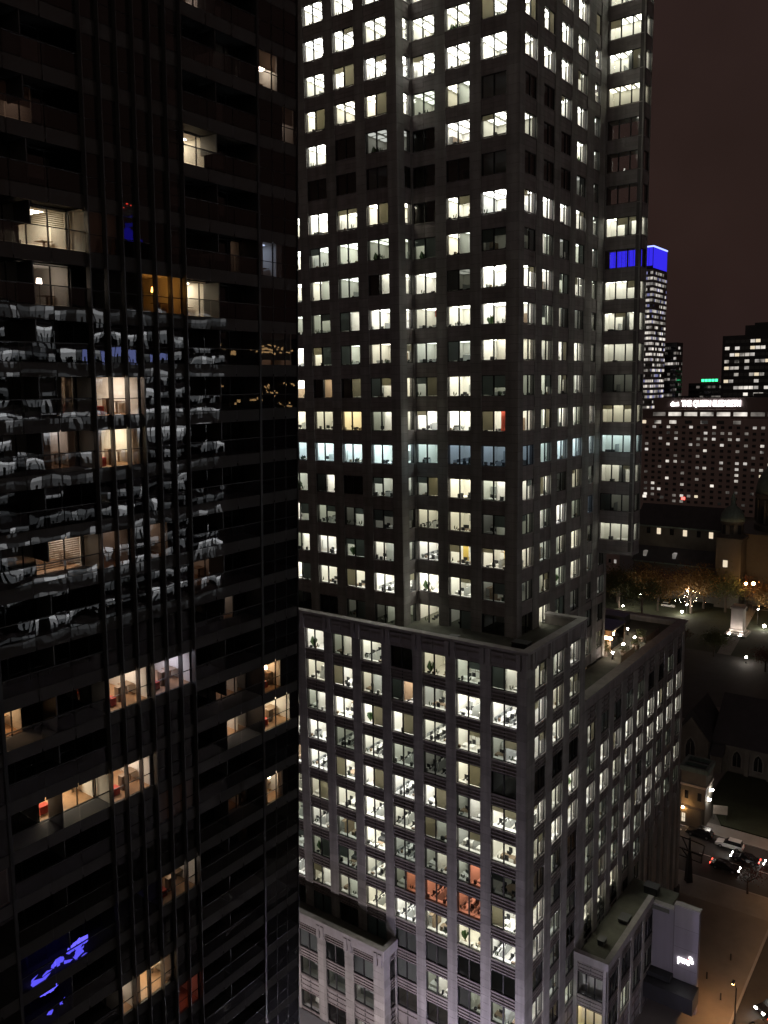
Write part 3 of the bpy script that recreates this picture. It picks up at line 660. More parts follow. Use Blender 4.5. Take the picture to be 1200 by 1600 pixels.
for k in KS:
    z = zk(k)
    for i in range(6):
        a, b = FT[i] + .05, FT[i + 1] - .05
        rpane(PAN, a, b, .02, z + .98, z + 2.2, 'dark_glass'); rpane(PAN, a, b, .02, z + .02, z + .94, 'dark_glass'); rpane(SPG, a, b, .02, z - .78, z - .02, 'spandrel_glass')
    for i in range(3):
        a, b = CORN[i] + .04, CORN[i + 1] - .04
        rpane(PAN, a, b, .02, z + .98, z + 2.2, 'dark_glass'); rpane(PAN, a, b, .02, z + .02, z + .94, 'dark_glass'); rpane(SPG, a, b, .02, z - .78, z - .02, 'spandrel_glass')
    for i in range(7):
        a, b = 13.4 + 1.2 * i + .04, 14.6 + 1.2 * i - .04
        rpane(PAN, a, b, .02, z + .02, z + 2.2, 'dark_glass'); rpane(SPG, a, b, .02, z - .78, z - .02, 'spandrel_glass')
    for t0 in (21.85, 35.05):
        n = 3; d = 6.4 / n
        for i in range(n):
            a, b = t0 + d * i + .03, t0 + d * (i + 1) - .03
            rpane(RAILP, a, b, .03, z + .02, z + 1.0, 'rail_glass'); rpane(SPG, a, b, .02, z - .78, z - .02, 'spandrel_glass')
        n = 5; d = 6.4 / n
        for i in range(n):
            a, b = t0 + d * i + .05, t0 + d * (i + 1) - .05
            rpane(PAN, a, b, 1.6, z + .05, z + 2.18, 'dark_glass')
    fr = Geo()
    fr.box(28.2, 35.0, .0, .05, z + .94, z + .98, 'metal_dark').box(41.6, 45.3, .0, .05, z + .94, z + .98, 'metal_dark').box(13.4, 21.8, 0, .05, z - .02, z + .02, 'metal_dark')
    for t0 in (21.85, 35.05):
        fr.box(t0, t0 + 6.42, -.02, .06, z + 1.0, z + 1.05, 'metal_frame').box(t0, t0 + 6.42, 1.56, 1.66, z + 2.18, z + 2.24, 'metal_dark')
        for i in range(6): fr.box(t0 + 1.28 * i - .03, t0 + 1.28 * i + .03, 1.57, 1.65, z, z + 2.2, 'metal_dark')
    fr.box(28.0, 35.1, .0, .06, z - .82, z - .78, 'metal_dark').box(28.0, 45.3, 0, .06, z + 2.2, z + 2.22, 'metal_dark').box(28.2, 35.0, .0, .05, z - .02, z + .02, 'metal_dark').box(41.6, 45.3, .0, .05, z - .02, z + .02, 'metal_dark')
    for t_ in (42.85, 44.05): fr.box(t_ - .035, t_ + .035, .0, .07, z, z + 2.2, 'metal_dark')
    obj('rail', fr, res)
    obj('floor_slab', Geo().box(13.3, 45.28, .08, 8.5, z - .62, z - .03, 'concrete_dark'), res)
for i, t in enumerate(FT): obj('fin', Geo().box(t - .035, t + .035, -.28, .10, 6, 116, 'metal_fin'), res)
for t in (21.76, 41.52): obj('post', Geo().box(t - .10, t + .10, -.06, 1.7, 6, 116, 'metal_frame'), res)
for k in KS: obj('divider', Geo().box(37.92, 37.99, .06, 1.55, zk(k) + 1.06 if k % 2 else zk(k), zk(k) + 2.2, 'metal_fin'), res)
for k in KS: obj('divider', Geo().box(25.0, 25.07, .06, 1.55, zk(k) + 1.06 if k % 2 else zk(k), zk(k) + 2.2, 'metal_fin'), res)
obj('corner_post', Geo().box(45.24, 45.36, -.04, .2, 6, 116, 'metal_dark'), res)
obj('end_wall', Geo().box(45.37, 45.5, .1, 30, 0, 116, 'black_panel').box(13, 45.3, .1, 10, 0, 6, 'concrete_dark').box(13, 45.3, 8.5, 9, 6, 116, 'dark_wall'), res)
scatter('pane', PAN, res, 300, 'panes'); scatter('balustrade_panel', RAILP, res, 300, 'balustrade_panels'); scatter('spandrel_panel', SPG, res, 300, 'spandrel_glazing')
def apt(k, t0, t1, lamp, y0=.2, style='', depth=4.2, wall='room_wall'):
    z = zk(k); c = z + 2.28
    if y0 > 1: t0 *= 1.036; t1 = min(t1 * 1.036, 41.42 if t0 > 35 else 28.2); t0 = min(t0, t1 - .8)
    g = Geo().box(t0, t1, y0, y0 + depth, z - .02, z + .004, 'room_floor_wood').box(t0, t1, y0, y0 + depth, c, c + .04, 'room_ceiling')
    g.box(t0, t1, y0 + depth, y0 + depth + .05, z, c, wall).box(t0 - .02, t0 + .02, y0 + .05, y0 + depth, z, c, wall).box(t1 - .02, t1 + .02, y0 + .05, y0 + depth, z, c, wall)
    r = obj('apartment_room', g, res); m = (t0 + t1) / 2
    if 'p' in style:      # lamp on a stand near the glass
        lp = Geo().cyl((m + .3, y0 + 1.0, z), (m + .3, y0 + 1.0, z + 1.35), .02, .02, 'metal_dark', 6).lathe((m + .3, y0 + 1.0, z + 1.3), [(.16, 0), (.12, .3)], lamp, 10)
    elif 'h' in style:    # hanging lamp
        lp = Geo().cyl((m + .3, y0 + .9, z + 1.6), (m + .3, y0 + .9, c), .01, .01, 'metal_dark', 5).lathe((m + .3, y0 + .9, z + 1.35), [(.05, 0), (.2, .06), (.24, .18), (.18, .28), (.05, .3)], lamp, 12)
    else: lp = Geo().box(m - (t1 - t0) * .28, m + (t1 - t0) * .28, y0 + 1.2, y0 + 2.6, c - .06, c - .005, lamp)
    obj('lamp', lp, r)
    f = Geo()
    f.box(t0 + .3, min(t0 + 1.9, t1 - .1), y0 + 2.4, y0 + 3.2, z, z + .42, 'desk_wood').box(t0 + .3, min(t0 + 1.9, t1 - .1), y0 + 3.1, y0 + 3.3, z + .4, z + .85, 'chair_black').box(t1 - .8, t1 - .1, y0 + 1.2, y0 + 2.0, z + .68, z + .72, 'desk_wood').box(t1 - .5, t1 - .4, y0 + 1.5, y0 + 1.6, z, z + .68, 'desk_wood')
    f.box(t0 + .5, t0 + 1.0, y0 + depth - .06, y0 + depth - .01, z + 1.1, z + 1.6, 'cloth_red').box(t1 - .9, t1 - .5, y0 + depth - .06, y0 + depth - .01, z + 1.2, z + 1.7, 'chair_black')
    if 'f' in style: f.box(t0 + .5, t0 + 1.1, y0 + .6, y0 + 1.1, z, z + .5, 'cloth_red').box(t0 + 1.4, t0 + 1.9, y0 + .8, y0 + 1.2, z, z + .95, 'desk_wood')
    obj('furnishing', f, r)
    if 'b' in style:
        s = Geo()
        for i in range(9): s.box(t0 + .05, t1 - .05, y0 + .1, y0 + .13, c - .10 - i * .11, c - .035 - i * .11, 'blind')
        obj('blind', s, r)
    if 'B' in style:
        s = Geo()
        for i in range(16): s.box(t0 + .05, t1 - .05, y0 + .1, y0 + .13, c - .14 - i * .13, c - .05 - i * .13, 'curtain')
        obj('blind', s, r)
    if 'u' in style: obj('blind', Geo().box(t0 + .05, t1 - .05, y0 + .1, y0 + .13, z + 1.25, c, 'curtain'), r)
    if 'U' in style: obj('blind', Geo().box(t0 + .05, t1 - .05, y0 + .1, y0 + .13, z + .35, c, 'blind_grey'), r)
    if 'c' in style: obj('curtain', Geo().box(t0 + .05, t0 + .5, y0 + .12, y0 + .2, z, c, 'curtain').box(t1 - .45, t1 - .05, y0 + .12, y0 + .2, z, c, 'curtain'), r)
    if 'C' in style: obj('curtain', Geo().box(t0 + .03, t1 - .03, y0 + .12, y0 + .2, z, c, 'curtain'), r)
    if 't' in style: obj('screen', Geo().box(m - .25, m + .35, y0 + 2.2, y0 + 2.25, z + 1.0, z + 1.5, 'screen'), r)
F = FT
for a in [(9, 24.5, 27.3, 'lamp_cream', 1.75, 'b'), (9, 28.4, 30.4, 'lamp_browndim', .2, 'C'), (8, 24.3, 27.6, 'lamp_peach', 1.75, 'p'), (8, F[3] + .1, F[6] - .05, 'lamp_amber', .2, 'p'),
          (8, 35.1, 37.0, 'lamp_cream', 1.75, ''), (11, 35.1, 37.1, 'lamp_cream', 1.75, ''), (13, 38.0, 40.0, 'lamp_pinkdim', 1.75, 'U'), (13, 41.7, 43.6, 'lamp_peach', .2, 'hu'), (13, 40.4, 41.3, 'lamp_peach', 1.75, 'c'),
          (14, 35.5, 37.8, 'lamp_pinkdim', 1.75, 'c'), (11, 23.6, 25.6, 'lamp_browndim', 1.75, 'u'), (9, 41.7, 44.0, 'lamp_bluedim', .2, 'c'), (9, 40.3, 41.2, 'lamp_browndim', 1.75, ''), (6, 28.4, 31.5, 'lamp_peach', .2, 'f'),
          (5, 28.4, 31.5, 'lamp_cream', .2, 'fc'), (5, 25.2, 27.9, 'lamp_pinkdim', 1.75, 'c'), (6, 27.1, 28.0, 'lamp_peach', 1.75, 'c'), (3, 24.4, 27.6, 'lamp_peach', 1.75, 'B'), (3, 28.4, 30.4, 'lamp_browndim', .2, ''), (1, 38.0, 39.0, 'lamp_pinkdim', 1.75, ''),
          (0, 21.9, 23.0, 'lamp_warm', 1.75, ''), (0, 28.4, 31.4, 'lamp_peach', .2, 'f'), (0, 31.75, 34.9, 'lamp_violet', .2, 'tf'), (-1, 41.7, 43.6, 'lamp_warm', .2, 'pf'), (-1, 40.2, 41.3, 'lamp_pinkdim', 1.75, ''), (-1, 37.2, 40.0, 'lamp_pinkdim', 1.75, ''),
          (-2, 41.7, 44.6, 'lamp_cream', .2, 'f'), (-2, 40.3, 41.3, 'lamp_peach', 1.75, ''), (-2, 37.2, 40.2, 'lamp_peach', 1.75, ''), (-2, 23.6, 27.9, 'lamp_cream', 1.75, 'f'), (-2, 28.4, 31.4, 'lamp_peach', .2, 'f'),
          (-4, 41.7, 43.8, 'lamp_pinkdim', .2, 'c'), (-4, 40.3, 41.3, 'lamp_pinkdim', 1.75, 'c'), (-4, 38.0, 39.4, 'lamp_browndim', 1.75, ''), (-3, 31.8, 34.9, 'lamp_browndim', .2, 'C'), (-5, 31.8, 34.9, 'lamp_peach', .2, 'pf'),
          (-7, 29.6, 32.6, 'lamp_cream', .2, 'c'), (-7, 28.4, 29.4, 'lamp_peach', .2, ''), (-8, 33.0, 34.9, 'lamp_red', .2, ''), (-9, 31.0, 32.4, 'lamp_red', .2, 'C'), (-5, 40.4, 41.2, 'lamp_browndim', 1.75, 'c'), (-3, 21.0, 21.6, 'lamp_pinkdim', .2, 'c'),
          (7, 41.8, 44.9, 'lamp_browndim', .2, 'U'), (12, 44.1, 45.2, 'lamp_pinkdim', .2, 'u'), (3, 31.8, 33.4, 'lamp_browndim', .2, ''), (2, 35.2, 37.6, 'lamp_browndim', 1.75, '')]: apt(*a)
# pendant in the pink room, blue light in the glass low left, drawn as glowing shapes
z = zk(-4); obj('lamp', Geo().lathe((42.9, .9, z + 1.5), [(.05, 0), (.16, .08), (.16, .2), (.05, .28)], 'bulb', 10), res)
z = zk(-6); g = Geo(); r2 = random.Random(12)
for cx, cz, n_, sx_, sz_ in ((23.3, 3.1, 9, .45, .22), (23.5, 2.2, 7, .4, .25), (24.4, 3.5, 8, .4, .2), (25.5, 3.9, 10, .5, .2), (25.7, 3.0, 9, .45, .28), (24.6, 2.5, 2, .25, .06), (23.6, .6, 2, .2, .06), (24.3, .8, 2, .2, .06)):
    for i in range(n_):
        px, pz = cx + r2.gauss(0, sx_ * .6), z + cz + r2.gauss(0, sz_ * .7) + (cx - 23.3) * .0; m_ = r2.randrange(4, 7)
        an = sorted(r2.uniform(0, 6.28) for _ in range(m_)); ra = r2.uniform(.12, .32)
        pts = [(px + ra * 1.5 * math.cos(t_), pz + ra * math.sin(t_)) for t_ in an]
        g.prism(pts, .16 + i * .002, .165 + i * .002, 'blue_glow', 'y')
obj('blue_glow_patches', g, res)

# ------------------------------------------------------------------ buildings across the street, seen mirrored in that glass
ob = thing('office_block', 'long lit office block seen only as broken reflections in the dark glass tower', 'office building', (72, -24, 0))
OM = Matrix.Translation((-72, 24, 0))
obj('wall', Geo().box(48, 98, -60, -24, 0, 90.5, 'far_grey'), ob, OM)
WI = []; r3 = random.Random(11)
LV = {'mirror_white': ('mirror_dim', 'mirror_mid', 'mirror_white'), 'mirror_mid': ('car_glass', 'mirror_dim', 'mirror_mid'), 'mirror_dim': ('car_glass', 'mirror_low', 'mirror_dim'), 'mirror_blue': ('mirror_low', 'mirror_blue', 'mirror_blue'), 'car_glass': ('car_glass', 'car_glass', 'mirror_low')}
wg = {m: Geo().box(-.62, .62, 0, .06, 0, .7, a_).box(-.62, .62, 0, .06, .7, 1.55, b_).box(-.62, .62, 0, .06, 1.55, 2.0, c_).box(-.2, .1, .06, .1, 0, 1.1, 'car_glass') for m, (a_, b_, c_) in LV.items()}
for fl in range(30):
    z = 88.0 - fl * 2.9; rowp = r3.choice([1, .9, .55, .35]) * (.35 if fl == 0 else .7 if fl == 1 else 1); p = .85 if fl < 7 else .3 if fl < 12 else .85 if fl < 16 else .0
    for i in range(34 if fl < 17 else 0):
        m = 'mirror_blue' if fl == 2 and 14 < i < 26 and r3.random() < .6 else r3.choice(['mirror_white', 'mirror_white', 'mirror_mid']) if r3.random() < p * rowp else 'mirror_mid' if r3.random() < p * .5 else 'mirror_dim' if r3.random() < (.6 if fl < 17 else .05) else 'car_glass'
        WI.append((1 - fl * .01, wg[m], OM @ Matrix.Translation((49.2 + i * 1.43, -24.02, z)), None, []))
scatter('window', WI, ob, 300, 'windows')
ob = thing('low_office_block', 'block with strings of small warm lights mirrored at the right of the dark tower', 'office building', (108, -30, 0))
obj('wall', Geo().box(100, 124, -60, -26, 0, 87, 'far_dark'), ob, Matrix.Translation((-108, 30, 0)))
r3 = random.Random(4)
for i in range(60): obj('string_light', Geo().box(-7.5 + r3.random() * 14, -7.2 + r3.random() * 14, 4.05, 4.2, 0, .35, 'bulb_orange') if False else Geo().add(Geo().box(-.25, .25, 4.02, 4.2, -.16, .16, 'mirror_warm'), Matrix.Translation((-7 + r3.random() * 15, 0, r3.choice([86, 85.2, 79, 77.6, 76]) + r3.uniform(-.4, .4)))), ob)
ob = thing('beacon_tower', 'slender dark high-rise with blue lit crown and red beacons mirrored in the dark glass', 'high-rise', (210, -200, 0))
obj('shaft', Geo().box(-9, 9, -18, 0, 0, 122, 'far_dark'), ob); obj('crown', Geo().box(-3.2, -.5, -6, -1, 122, 125, 'led_blue').box(.6, 3.4, -6, -1, 122, 124, 'led_blue').box(-1.8, -.2, -6, -1, 125.3, 127.5, 'led_blue').box(.4, 2, -6, -1, 124.3, 126.8, 'led_blue').box(-.6, .8, -6, -1, 128, 129.6, 'led_blue_soft'), ob)
obj('mast', Geo().cyl((0, -6, 130), (0, -6, 138), .4, .2, 'far_grey', 6), ob)
for i in range(5): obj('beacon', Geo().lathe((-2 + i, -5.0, 132 + (i * 1.7) % 4), [(.1, 0), (.5, .4), (.1, .8)], 'tail_light', 8), ob)

# ------------------------------------------------------------------ far buildings
def far_tower(name, label, cat, x0, x1, y0, y1, h, wall, fh, seg, lit, z_from, top_gap, mats, seed, sides='AB', hgt=1.9):
    t = thing(name, label, cat, ((x0 + x1) / 2, (y0 + y1) / 2, 0)); M = Matrix.Translation((-(x0 + x1) / 2, -(y0 + y1) / 2, 0))
    obj('wall', Geo().box(x0, x1, y0, y1, 0, h, wall), t, M)
    q = random.Random(seed); it = []
    ga = {m: Geo().box(-.06, .08, -seg * .44, seg * .44, 0, hgt, m) for m in mats + ['car_glass']}
    gb = {m: Geo().box(-seg * .44, seg * .44, -.06, .08, 0, hgt, m) for m in mats + ['car_glass']}
    z = h - top_gap - fh
    while z > z_from:
        bias = q.random()
        for s in sides:
            n = int(((y1 - y0) if s == 'A' else (x1 - x0)) / seg)
            for i in range(n):
                m = q.choice(mats) if q.random() < lit * (.45 + 1.3 * bias) else 'car_glass'
                p = (x0, y0 + seg * (i + .5), z + .9) if s == 'A' else (x0 + seg * (i + .5), y0, z + .9)
                it.append((seen(p) * (1 if m != 'car_glass' else .5), (ga if s == 'A' else gb)[m], M @ Matrix.Translation(p), None, []))
        z -= fh
    scatter('window', it, t, 300, 'windows')
    return t, M
t, M = far_tower('skyscraper', 'slim skyscraper with a glowing blue crown and scattered white lit floors', 'skyscraper', 620, 652, 207, 246, 165.5, 'far_grey', 3.9, 2.0, .72, 30, .5, ['far_white', 'far_white', 'far_white2', 'far_dim', 'far_violet'], 3)
obj('crown', Geo().box(620.5, 651.5, 207.5, 245.5, 165.5, 181, 'far_dark'), t, M)
for i in range(13): obj('crown_light', Geo().box(620.2, 620.45, 207.8 + i * 2.9, 210.4 + i * 2.9, 168, 180.8, 'led_blue'), t, M)
for i in range(11): obj('crown_light', Geo().box(620.8 + i * 2.8, 623.3 + i * 2.8, 207.2, 207.45, 166.5, 180.8, 'led_blue'), t, M)
obj('crown_edge', Geo().box(620.0, 620.4, 207, 246, 181, 182, 'led_blue_edge').box(620.4, 652, 207, 207.4, 181, 182, 'led_blue_edge'), t, M)
t, M = far_tower('office_slab', 'dark flat-roofed office slab with rows of lit windows at the right edge', 'office building', 560, 590, 92, 141.5, 112, 'far_dark', 4.1, 3.0, .42, 60, 1.5, ['far_white', 'far_white', 'far_white2', 'far_warm'], 8, 'A')
obj('penthouse', Geo().box(563, 588, 92, 129, 112, 118, 'far_dark').box(565, 587, 92, 124, 118, 119.5, 'far_dark'), t, M)
far_tower('narrow_tower', 'narrow dark tower just right of the blue crowned skyscraper', 'tower', 660, 676, 200.5, 209.5, 114, 'far_dark', 4, 2.2, .25, 60, 2, ['far_white2', 'far_dim'], 6)
t, M = far_tower('green_lit_building', 'low dark building with a row of green lights on its roof', 'building', 700, 740, 172, 202, 82.5, 'far_dark', 4, 3, .15, 60, 1, ['far_dim'], 2, 'A')
for i in range(5): obj('roof_light', Geo().box(699.6, 700, 179.4 + i * 2.6, 181.4 + i * 2.6, 83.6, 85.6, 'sign_green'), t, M)
for i, (x, y0, y1, h) in enumerate(((760, 120, 175, 74), (820, 200, 290, 70), (690, 215, 300, 60), (900, 60, 140, 78), (980, 150, 230, 82), (640, 40, 95, 66))):
    far_tower('city_block', ['plain dark block behind the hotel roof', 'wide dark block far left of the hotel', 'dark block left of the blue crowned skyscraper', 'distant dark block beyond the flat-roofed slab', 'farthest dark block on the skyline', 'dark block right of the flat-roofed slab'][i], 'building', x, x + 30, y0, y1, h, 'far_dark', 4, 3.4, .12, h - 16, 2, ['far_dim', 'far_white2'], 20 + i, 'A')
# hotel
ht = thing('hotel', 'broad brown brick hotel with a white lit sign along its dark roof storey', 'hotel', (560, 150, 0)); HM = Matrix.Translation((-560, -150, 0))
obj('wall', Geo().box(545, 575, 84, 200, 0, 60.4, 'hotel_brick'), ht, HM)
obj('roof_storey', Geo().box(546.5, 574, 86, 198, 60.4, 66.2, 'hotel_dark'), ht, HM)
obj('penthouse', Geo().box(549, 572, 108, 180, 66.2, 73.5, 'hotel_dark').box(552, 570, 110, 120, 73.5, 76, 'far_dark'), ht, HM)
q = random.Random(9); hy_ = [187.5, 183] + [178.3, 174.1, 169.1, 164.1, 159.3, 154.8, 150.1, 145.7, 140.6, 135.6, 131, 126.2, 121.4, 116.8, 112, 107.4, 102.6, 98]
for r_ in range(15):
    for y in hy_:
        lit = q.random(); m = 'far_white' if lit < .07 else 'far_white2' if lit < .16 else 'far_dim' if lit < .3 else 'far_warm' if lit < .32 else 'far_dark'
        z = 55.2 - r_ * 3.7
        wv = 1.05 if m != 'car_glass' else 1.0
        o_ = obj('window', Geo().box(544.94, 545.1, y - wv, y + wv, z - .8, z + .8, m).box(544.86, 545.05, y - wv - .1, y + wv + .1, z - .95, z - .8, 'hotel_dark'), ht, HM)
for i in range(9): obj('window', Geo().box(546.44, 546.6, 176 - i * 10 - 4.2, 176 - i * 10 + 3.8, 62.2, 64.6, 'far_white' if i not in (0, 6) else 'far_dim'), ht, HM)
for i in range(7): obj('window', Geo().box(544.93, 545.1, 186 - i * 9.8 - 2.2, 186 - i * 9.8 + 2.2, 57.3, 59.4, ['far_warm', 'far_white', 'far_white', 'car_glass', 'far_white2', 'car_glass', 'far_dim'][i]), ht, HM)
for y in (183.5, 158.2, 172): obj('window', Geo().box(544.9, 545.1, y - 1.2, y + 1.2, 8.2, 10, 'sign_red' if y == 158.2 else 'far_white'), ht, HM)
def text(name, body, size, M, mat, parent=None, ext=.05, spacing=1.0, bold=.0, width=None):
    c = bpy.data.curves.new(name, 'FONT'); c.body = body; c.size = size; c.align_x = 'CENTER'; c.align_y = 'CENTER'; c.extrude = ext; c.space_character = spacing; c.offset = bold
    c.resolution_u = 3
    c.materials.append(MATS[mat]); o = link(name, c, parent, M)
    if width:
        bpy.context.view_layer.update(); s = width / max(.01, o.dimensions.x); M = M @ Matrix.Diagonal((s, 1, 1, 1))
    me = bpy.data.meshes.new_from_object(o.evaluated_get(bpy.context.evaluated_depsgraph_get())); bpy.data.objects.remove(o)
    return link(name, me, parent, M)
FA = Matrix.Rotation(-math.pi / 2, 4, 'Z') @ Matrix.Rotation(math.pi / 2, 4, 'X')     # upright, read from -X
text('roof_sign', 'THE QUEEN ELIZABETH', 5.0, HM @ Matrix.Translation((548.6, 144.3, 69.9)) @ FA, 'sign_white', ht, .2, 1.05, .16, 36)
obj('sign_emblem', Geo().prism([(164, 68.6), (168.8, 68.4), (169.4, 69.6), (168.0, 71.2), (166.2, 70.2), (164.4, 71.0)], 548.4, 548.8, 'sign_white', 'x'), ht, HM)
obj('sign_rail', Geo().box(548.7, 549.0, 126, 170, 67.6, 67.9, 'far_grey'), ht, HM)
# cathedral with nave, domed side tower and great dome
ct = thing('cathedral', 'dark stone cathedral with a domed side tower and a great green copper dome', 'cathedral', (332, 84, 0)); CM = Matrix.Translation((-332, -84, 0))
obj('nave', Geo().box(327, 345, 78, 113, 0, 27.6, 'cathedral_stone').box(322, 327, 79, 112, 0, 14, 'cathedral_stone'), ct, CM)
obj('roof', Geo().prism([(326.5, 27.6), (345.5, 27.6), (336, 35.0)], 77.5, 113.5, 'slate', 'y').prism([(321.4, 14), (327.2, 14), (327.2, 19.4)], 78.5, 112.5, 'slate', 'y'), ct, CM)
for y in (103.9, 93.7, 83.9): obj('clerestory_window', Geo().box(326.9, 327.1, y - .75, y + .75, 24.2, 26.6, 'far_warm'), ct, CM)
for y in (108, 98.8, 88.5): obj('clerestory_window', Geo().box(326.9, 327.1, y - .75, y + .75, 24.2, 26.6, 'car_glass'), ct, CM)
for y in (96.5, 108): obj('dormer', Geo().box(323, 325.4, y - .6, y + .6, 15.6, 17.6, 'far_white2' if y < 100 else 'far_dim'), ct, CM)
for y in (83, 89, 95, 101, 107): obj('aisle_window', Geo().box(321.9, 322.1, y - .8, y + .8, 5, 10, 'car_glass'), ct, CM)
obj('cornice', Geo().box(326.7, 327, 78, 113, 27.0, 27.6, 'copper').box(321.7, 322, 79, 112, 13.4, 14, 'copper'), ct, CM)
st = obj('side_tower', Geo().box(317.8, 326.2, 70.8, 79.6, 0, 25.6, 'cathedral_stone').box(317.3, 326.7, 70.3, 80.1, 25.6, 26.6, 'cathedral_stone'), ct, CM)
obj('drum', Geo().lathe((322, 75.2, 26.6), [(4.1, 0), (4.1, .8), (3.7, .9), (3.7, 5.2), (4.3, 5.4), (4.3, 6.0)], 'cathedral_stone', 24), ct, CM)
for i in range(8): a = i * math.pi / 4 + .2; obj('arch_opening', Geo().box(-.2, .2, -.7, .7, 0, 3.2, 'black_panel'), ct, CM @ Matrix.Translation((322 + 3.68 * math.cos(a), 75.2 + 3.68 * math.sin(a), 28)) @ Matrix.Rotation(a, 4, 'Z'))
obj('small_dome', Geo().lathe((322, 75.2, 32.6), [(4.3, 0), (4.2, 1.4), (3.7, 3.0), (2.8, 4.4), (1.6, 5.4), (.9, 5.8), (.8, 7.6), (1.0, 7.8), (.6, 9.2), (.1, 10.6), (.08, 12.4)], 'copper', 24), ct, CM, True)
obj('tower_window', Geo().box(317.7, 317.9, 75.3, 76.9, 15.6, 18.2, 'far_warm'), ct, CM)
obj('transept', Geo().box(328, 360, 40, 78, 0, 27, 'cathedral_stone'), ct, CM)
obj('great_drum', Geo().lathe((345, 60, 27), [(12.2, 0), (12.2, 2), (11.2, 2.4), (11.2, 12), (12.4, 12.6), (12.4, 14.2)], 'cathedral_stone', 32), ct, CM)
for i in range(16):
    a = i * math.pi / 8; M = CM @ Matrix.Translation((345 + 11.2 * math.cos(a), 60 + 11.2 * math.sin(a), 30)) @ Matrix.Rotation(a, 4, 'Z')
    obj('drum_window', Geo().box(-.3, .1, -.9, .9, 0, 6.5, 'black_panel'), ct, M); obj('drum_column', Geo().cyl((.5, 2.0, 0), (.5, 2.0, 9), .45, .42, 'cathedral_stone', 8), ct, M)
prof = [(12.2 * math.cos(a * .15), 13.8 * math.sin(a * .15)) for a in range(10)] + [(1.8, 14.2), (1.8, 18), (.2, 21)]
obj('great_dome', Geo().lathe((345, 60, 41.2), prof, 'copper', 32), ct, CM, True)
for i in range(16): a = i * math.pi / 8; obj('dome_rib', Geo().cyl((345 + 12.2 * math.cos(a), 60 + 12.2 * math.sin(a), 41.4), (345 + 8.6 * math.cos(a), 60 + 8.6 * math.sin(a), 51.1), .22, .2, 'copper', 5), ct, CM)
t = thing('stone_house', 'pale stone house with a red brick end left of the dark cathedral', 'house', (352, 126, 0))
obj('wall', Geo().box(-2, 10, -9, 2, 0, 11.5, 'far_grey').box(-2, 10, 2, 9, 0, 10.5, 'hotel_brick'), t); obj('roof', Geo().prism([(-2.3, 11.5), (10.3, 11.5), (4, 14)], -9.3, 2.0, 'slate', 'y'), t)
for y, z in ((-7, 8), (-7, 5), (-4.5, 8), (-4.5, 5), (4, 6), (6.5, 6)): obj('window', Geo().box(-2.06, -1.9, y - .5, y + .5, z - .8, z + .8, 'far_white2' if (y, z) == (4, 6) else 'car_glass'), t)

# ------------------------------------------------------------------ church, gatehouse, monument
ch = thing('church', 'low gothic stone church with pointed windows and a steep dark slate roof', 'church', (184, 40, 0)); KM = Matrix.Translation((-184, -40, 0))
obj('wall', Geo().box(181, 200, -20, 44, 0, 6.2, 'church_stone'), ch, KM)
obj('roof', Geo().prism([(180.4, 6.1), (200.6, 6.1), (190.5, 14.2)], -20.5, 44.5, 'slate', 'y'), ch, KM)
obj('transept', Geo().box(178.4, 200, 44.6, 52, 0, 6.6, 'church_stone').prism([(44.6, 6.6), (52, 6.6), (48.3, 11.4)], 178.4, 178.9, 'church_stone', 'x'), ch, KM)
obj('transept_roof', Geo().prism([(44.2, 6.5), (52.4, 6.5), (48.3, 13.2)], 178.95, 191, 'slate', 'x'), ch, KM)
def arch(y, z0, hw, h, x):
    pts = [(y - hw, z0), (y + hw, z0), (y + hw, z0 + h * .55), (y + hw * .7, z0 + h * .82), (y, z0 + h), (y - hw * .7, z0 + h * .82), (y - hw, z0 + h * .55)]
    w1 = obj('pointed_window', Geo().prism(pts, x - .05, x + .15, 'car_glass', 'x'), ch, KM)
    big = [(y + (a - y) * 1.28, z0 - .12 + (b - z0) * 1.1) for a, b in pts]
    g = Geo()
    for i in range(len(pts)):
        j = (i + 1) % len(pts); g.face([(x - .14, *pts[i]), (x - .14, *pts[j]), (x - .14, *big[j]), (x - .14, *big[i])], 'monument'); g.face([(x - .14, *big[i]), (x - .14, *big[j]), (x, *big[j]), (x, *big[i])], 'monument'); g.face([(x - .14, *pts[j]), (x - .14, *pts[i]), (x, *pts[i]), (x, *pts[j])], 'monument')
    g.m = ['church_trim'] * len(g.m); obj('stone_surround', g, w1); obj('tracery', Geo().box(x - .1, x - .04, y - .06, y + .06, z0, z0 + h * .8, 'church_stone'), w1)
for y in (39.2, 34.9, 30.4, 25.9, 21.4, 16.9): arch(y, 1.4, .85, 3.6, 181)
for y in (37.1, 32.6, 28.1, 23.6, 41.4): obj('buttress', Geo().prism([(180.1, 0), (181, 0), (181, 5.4), (180.5, 4.4)], y - .4, y + .4, 'church_stone', 'y'), ch, KM)
arch(48.3, 2.2, 1.0, 4.6, 178.4)
obj('porch', Geo().box(178.6, 181, 41.8, 44.2, 0, 3.8, 'church_stone').prism([(178.4, 3.8), (181, 3.8), (181, 6.0)], 41.6, 44.4, 'slate', 'y'), ch, KM)
gh = thing('gatehouse', 'narrow stone gatehouse with a flat green copper roof beside the street', 'gatehouse', (156.5, 40.9, 0))
obj('wall', Geo().box(-2.4, 2.6, -2.3, 2.3, 0, 10.6, 'church_stone').box(-3.6, -2.4, -1.9, 2.3, 0, 3.6, 'church_stone'), gh)
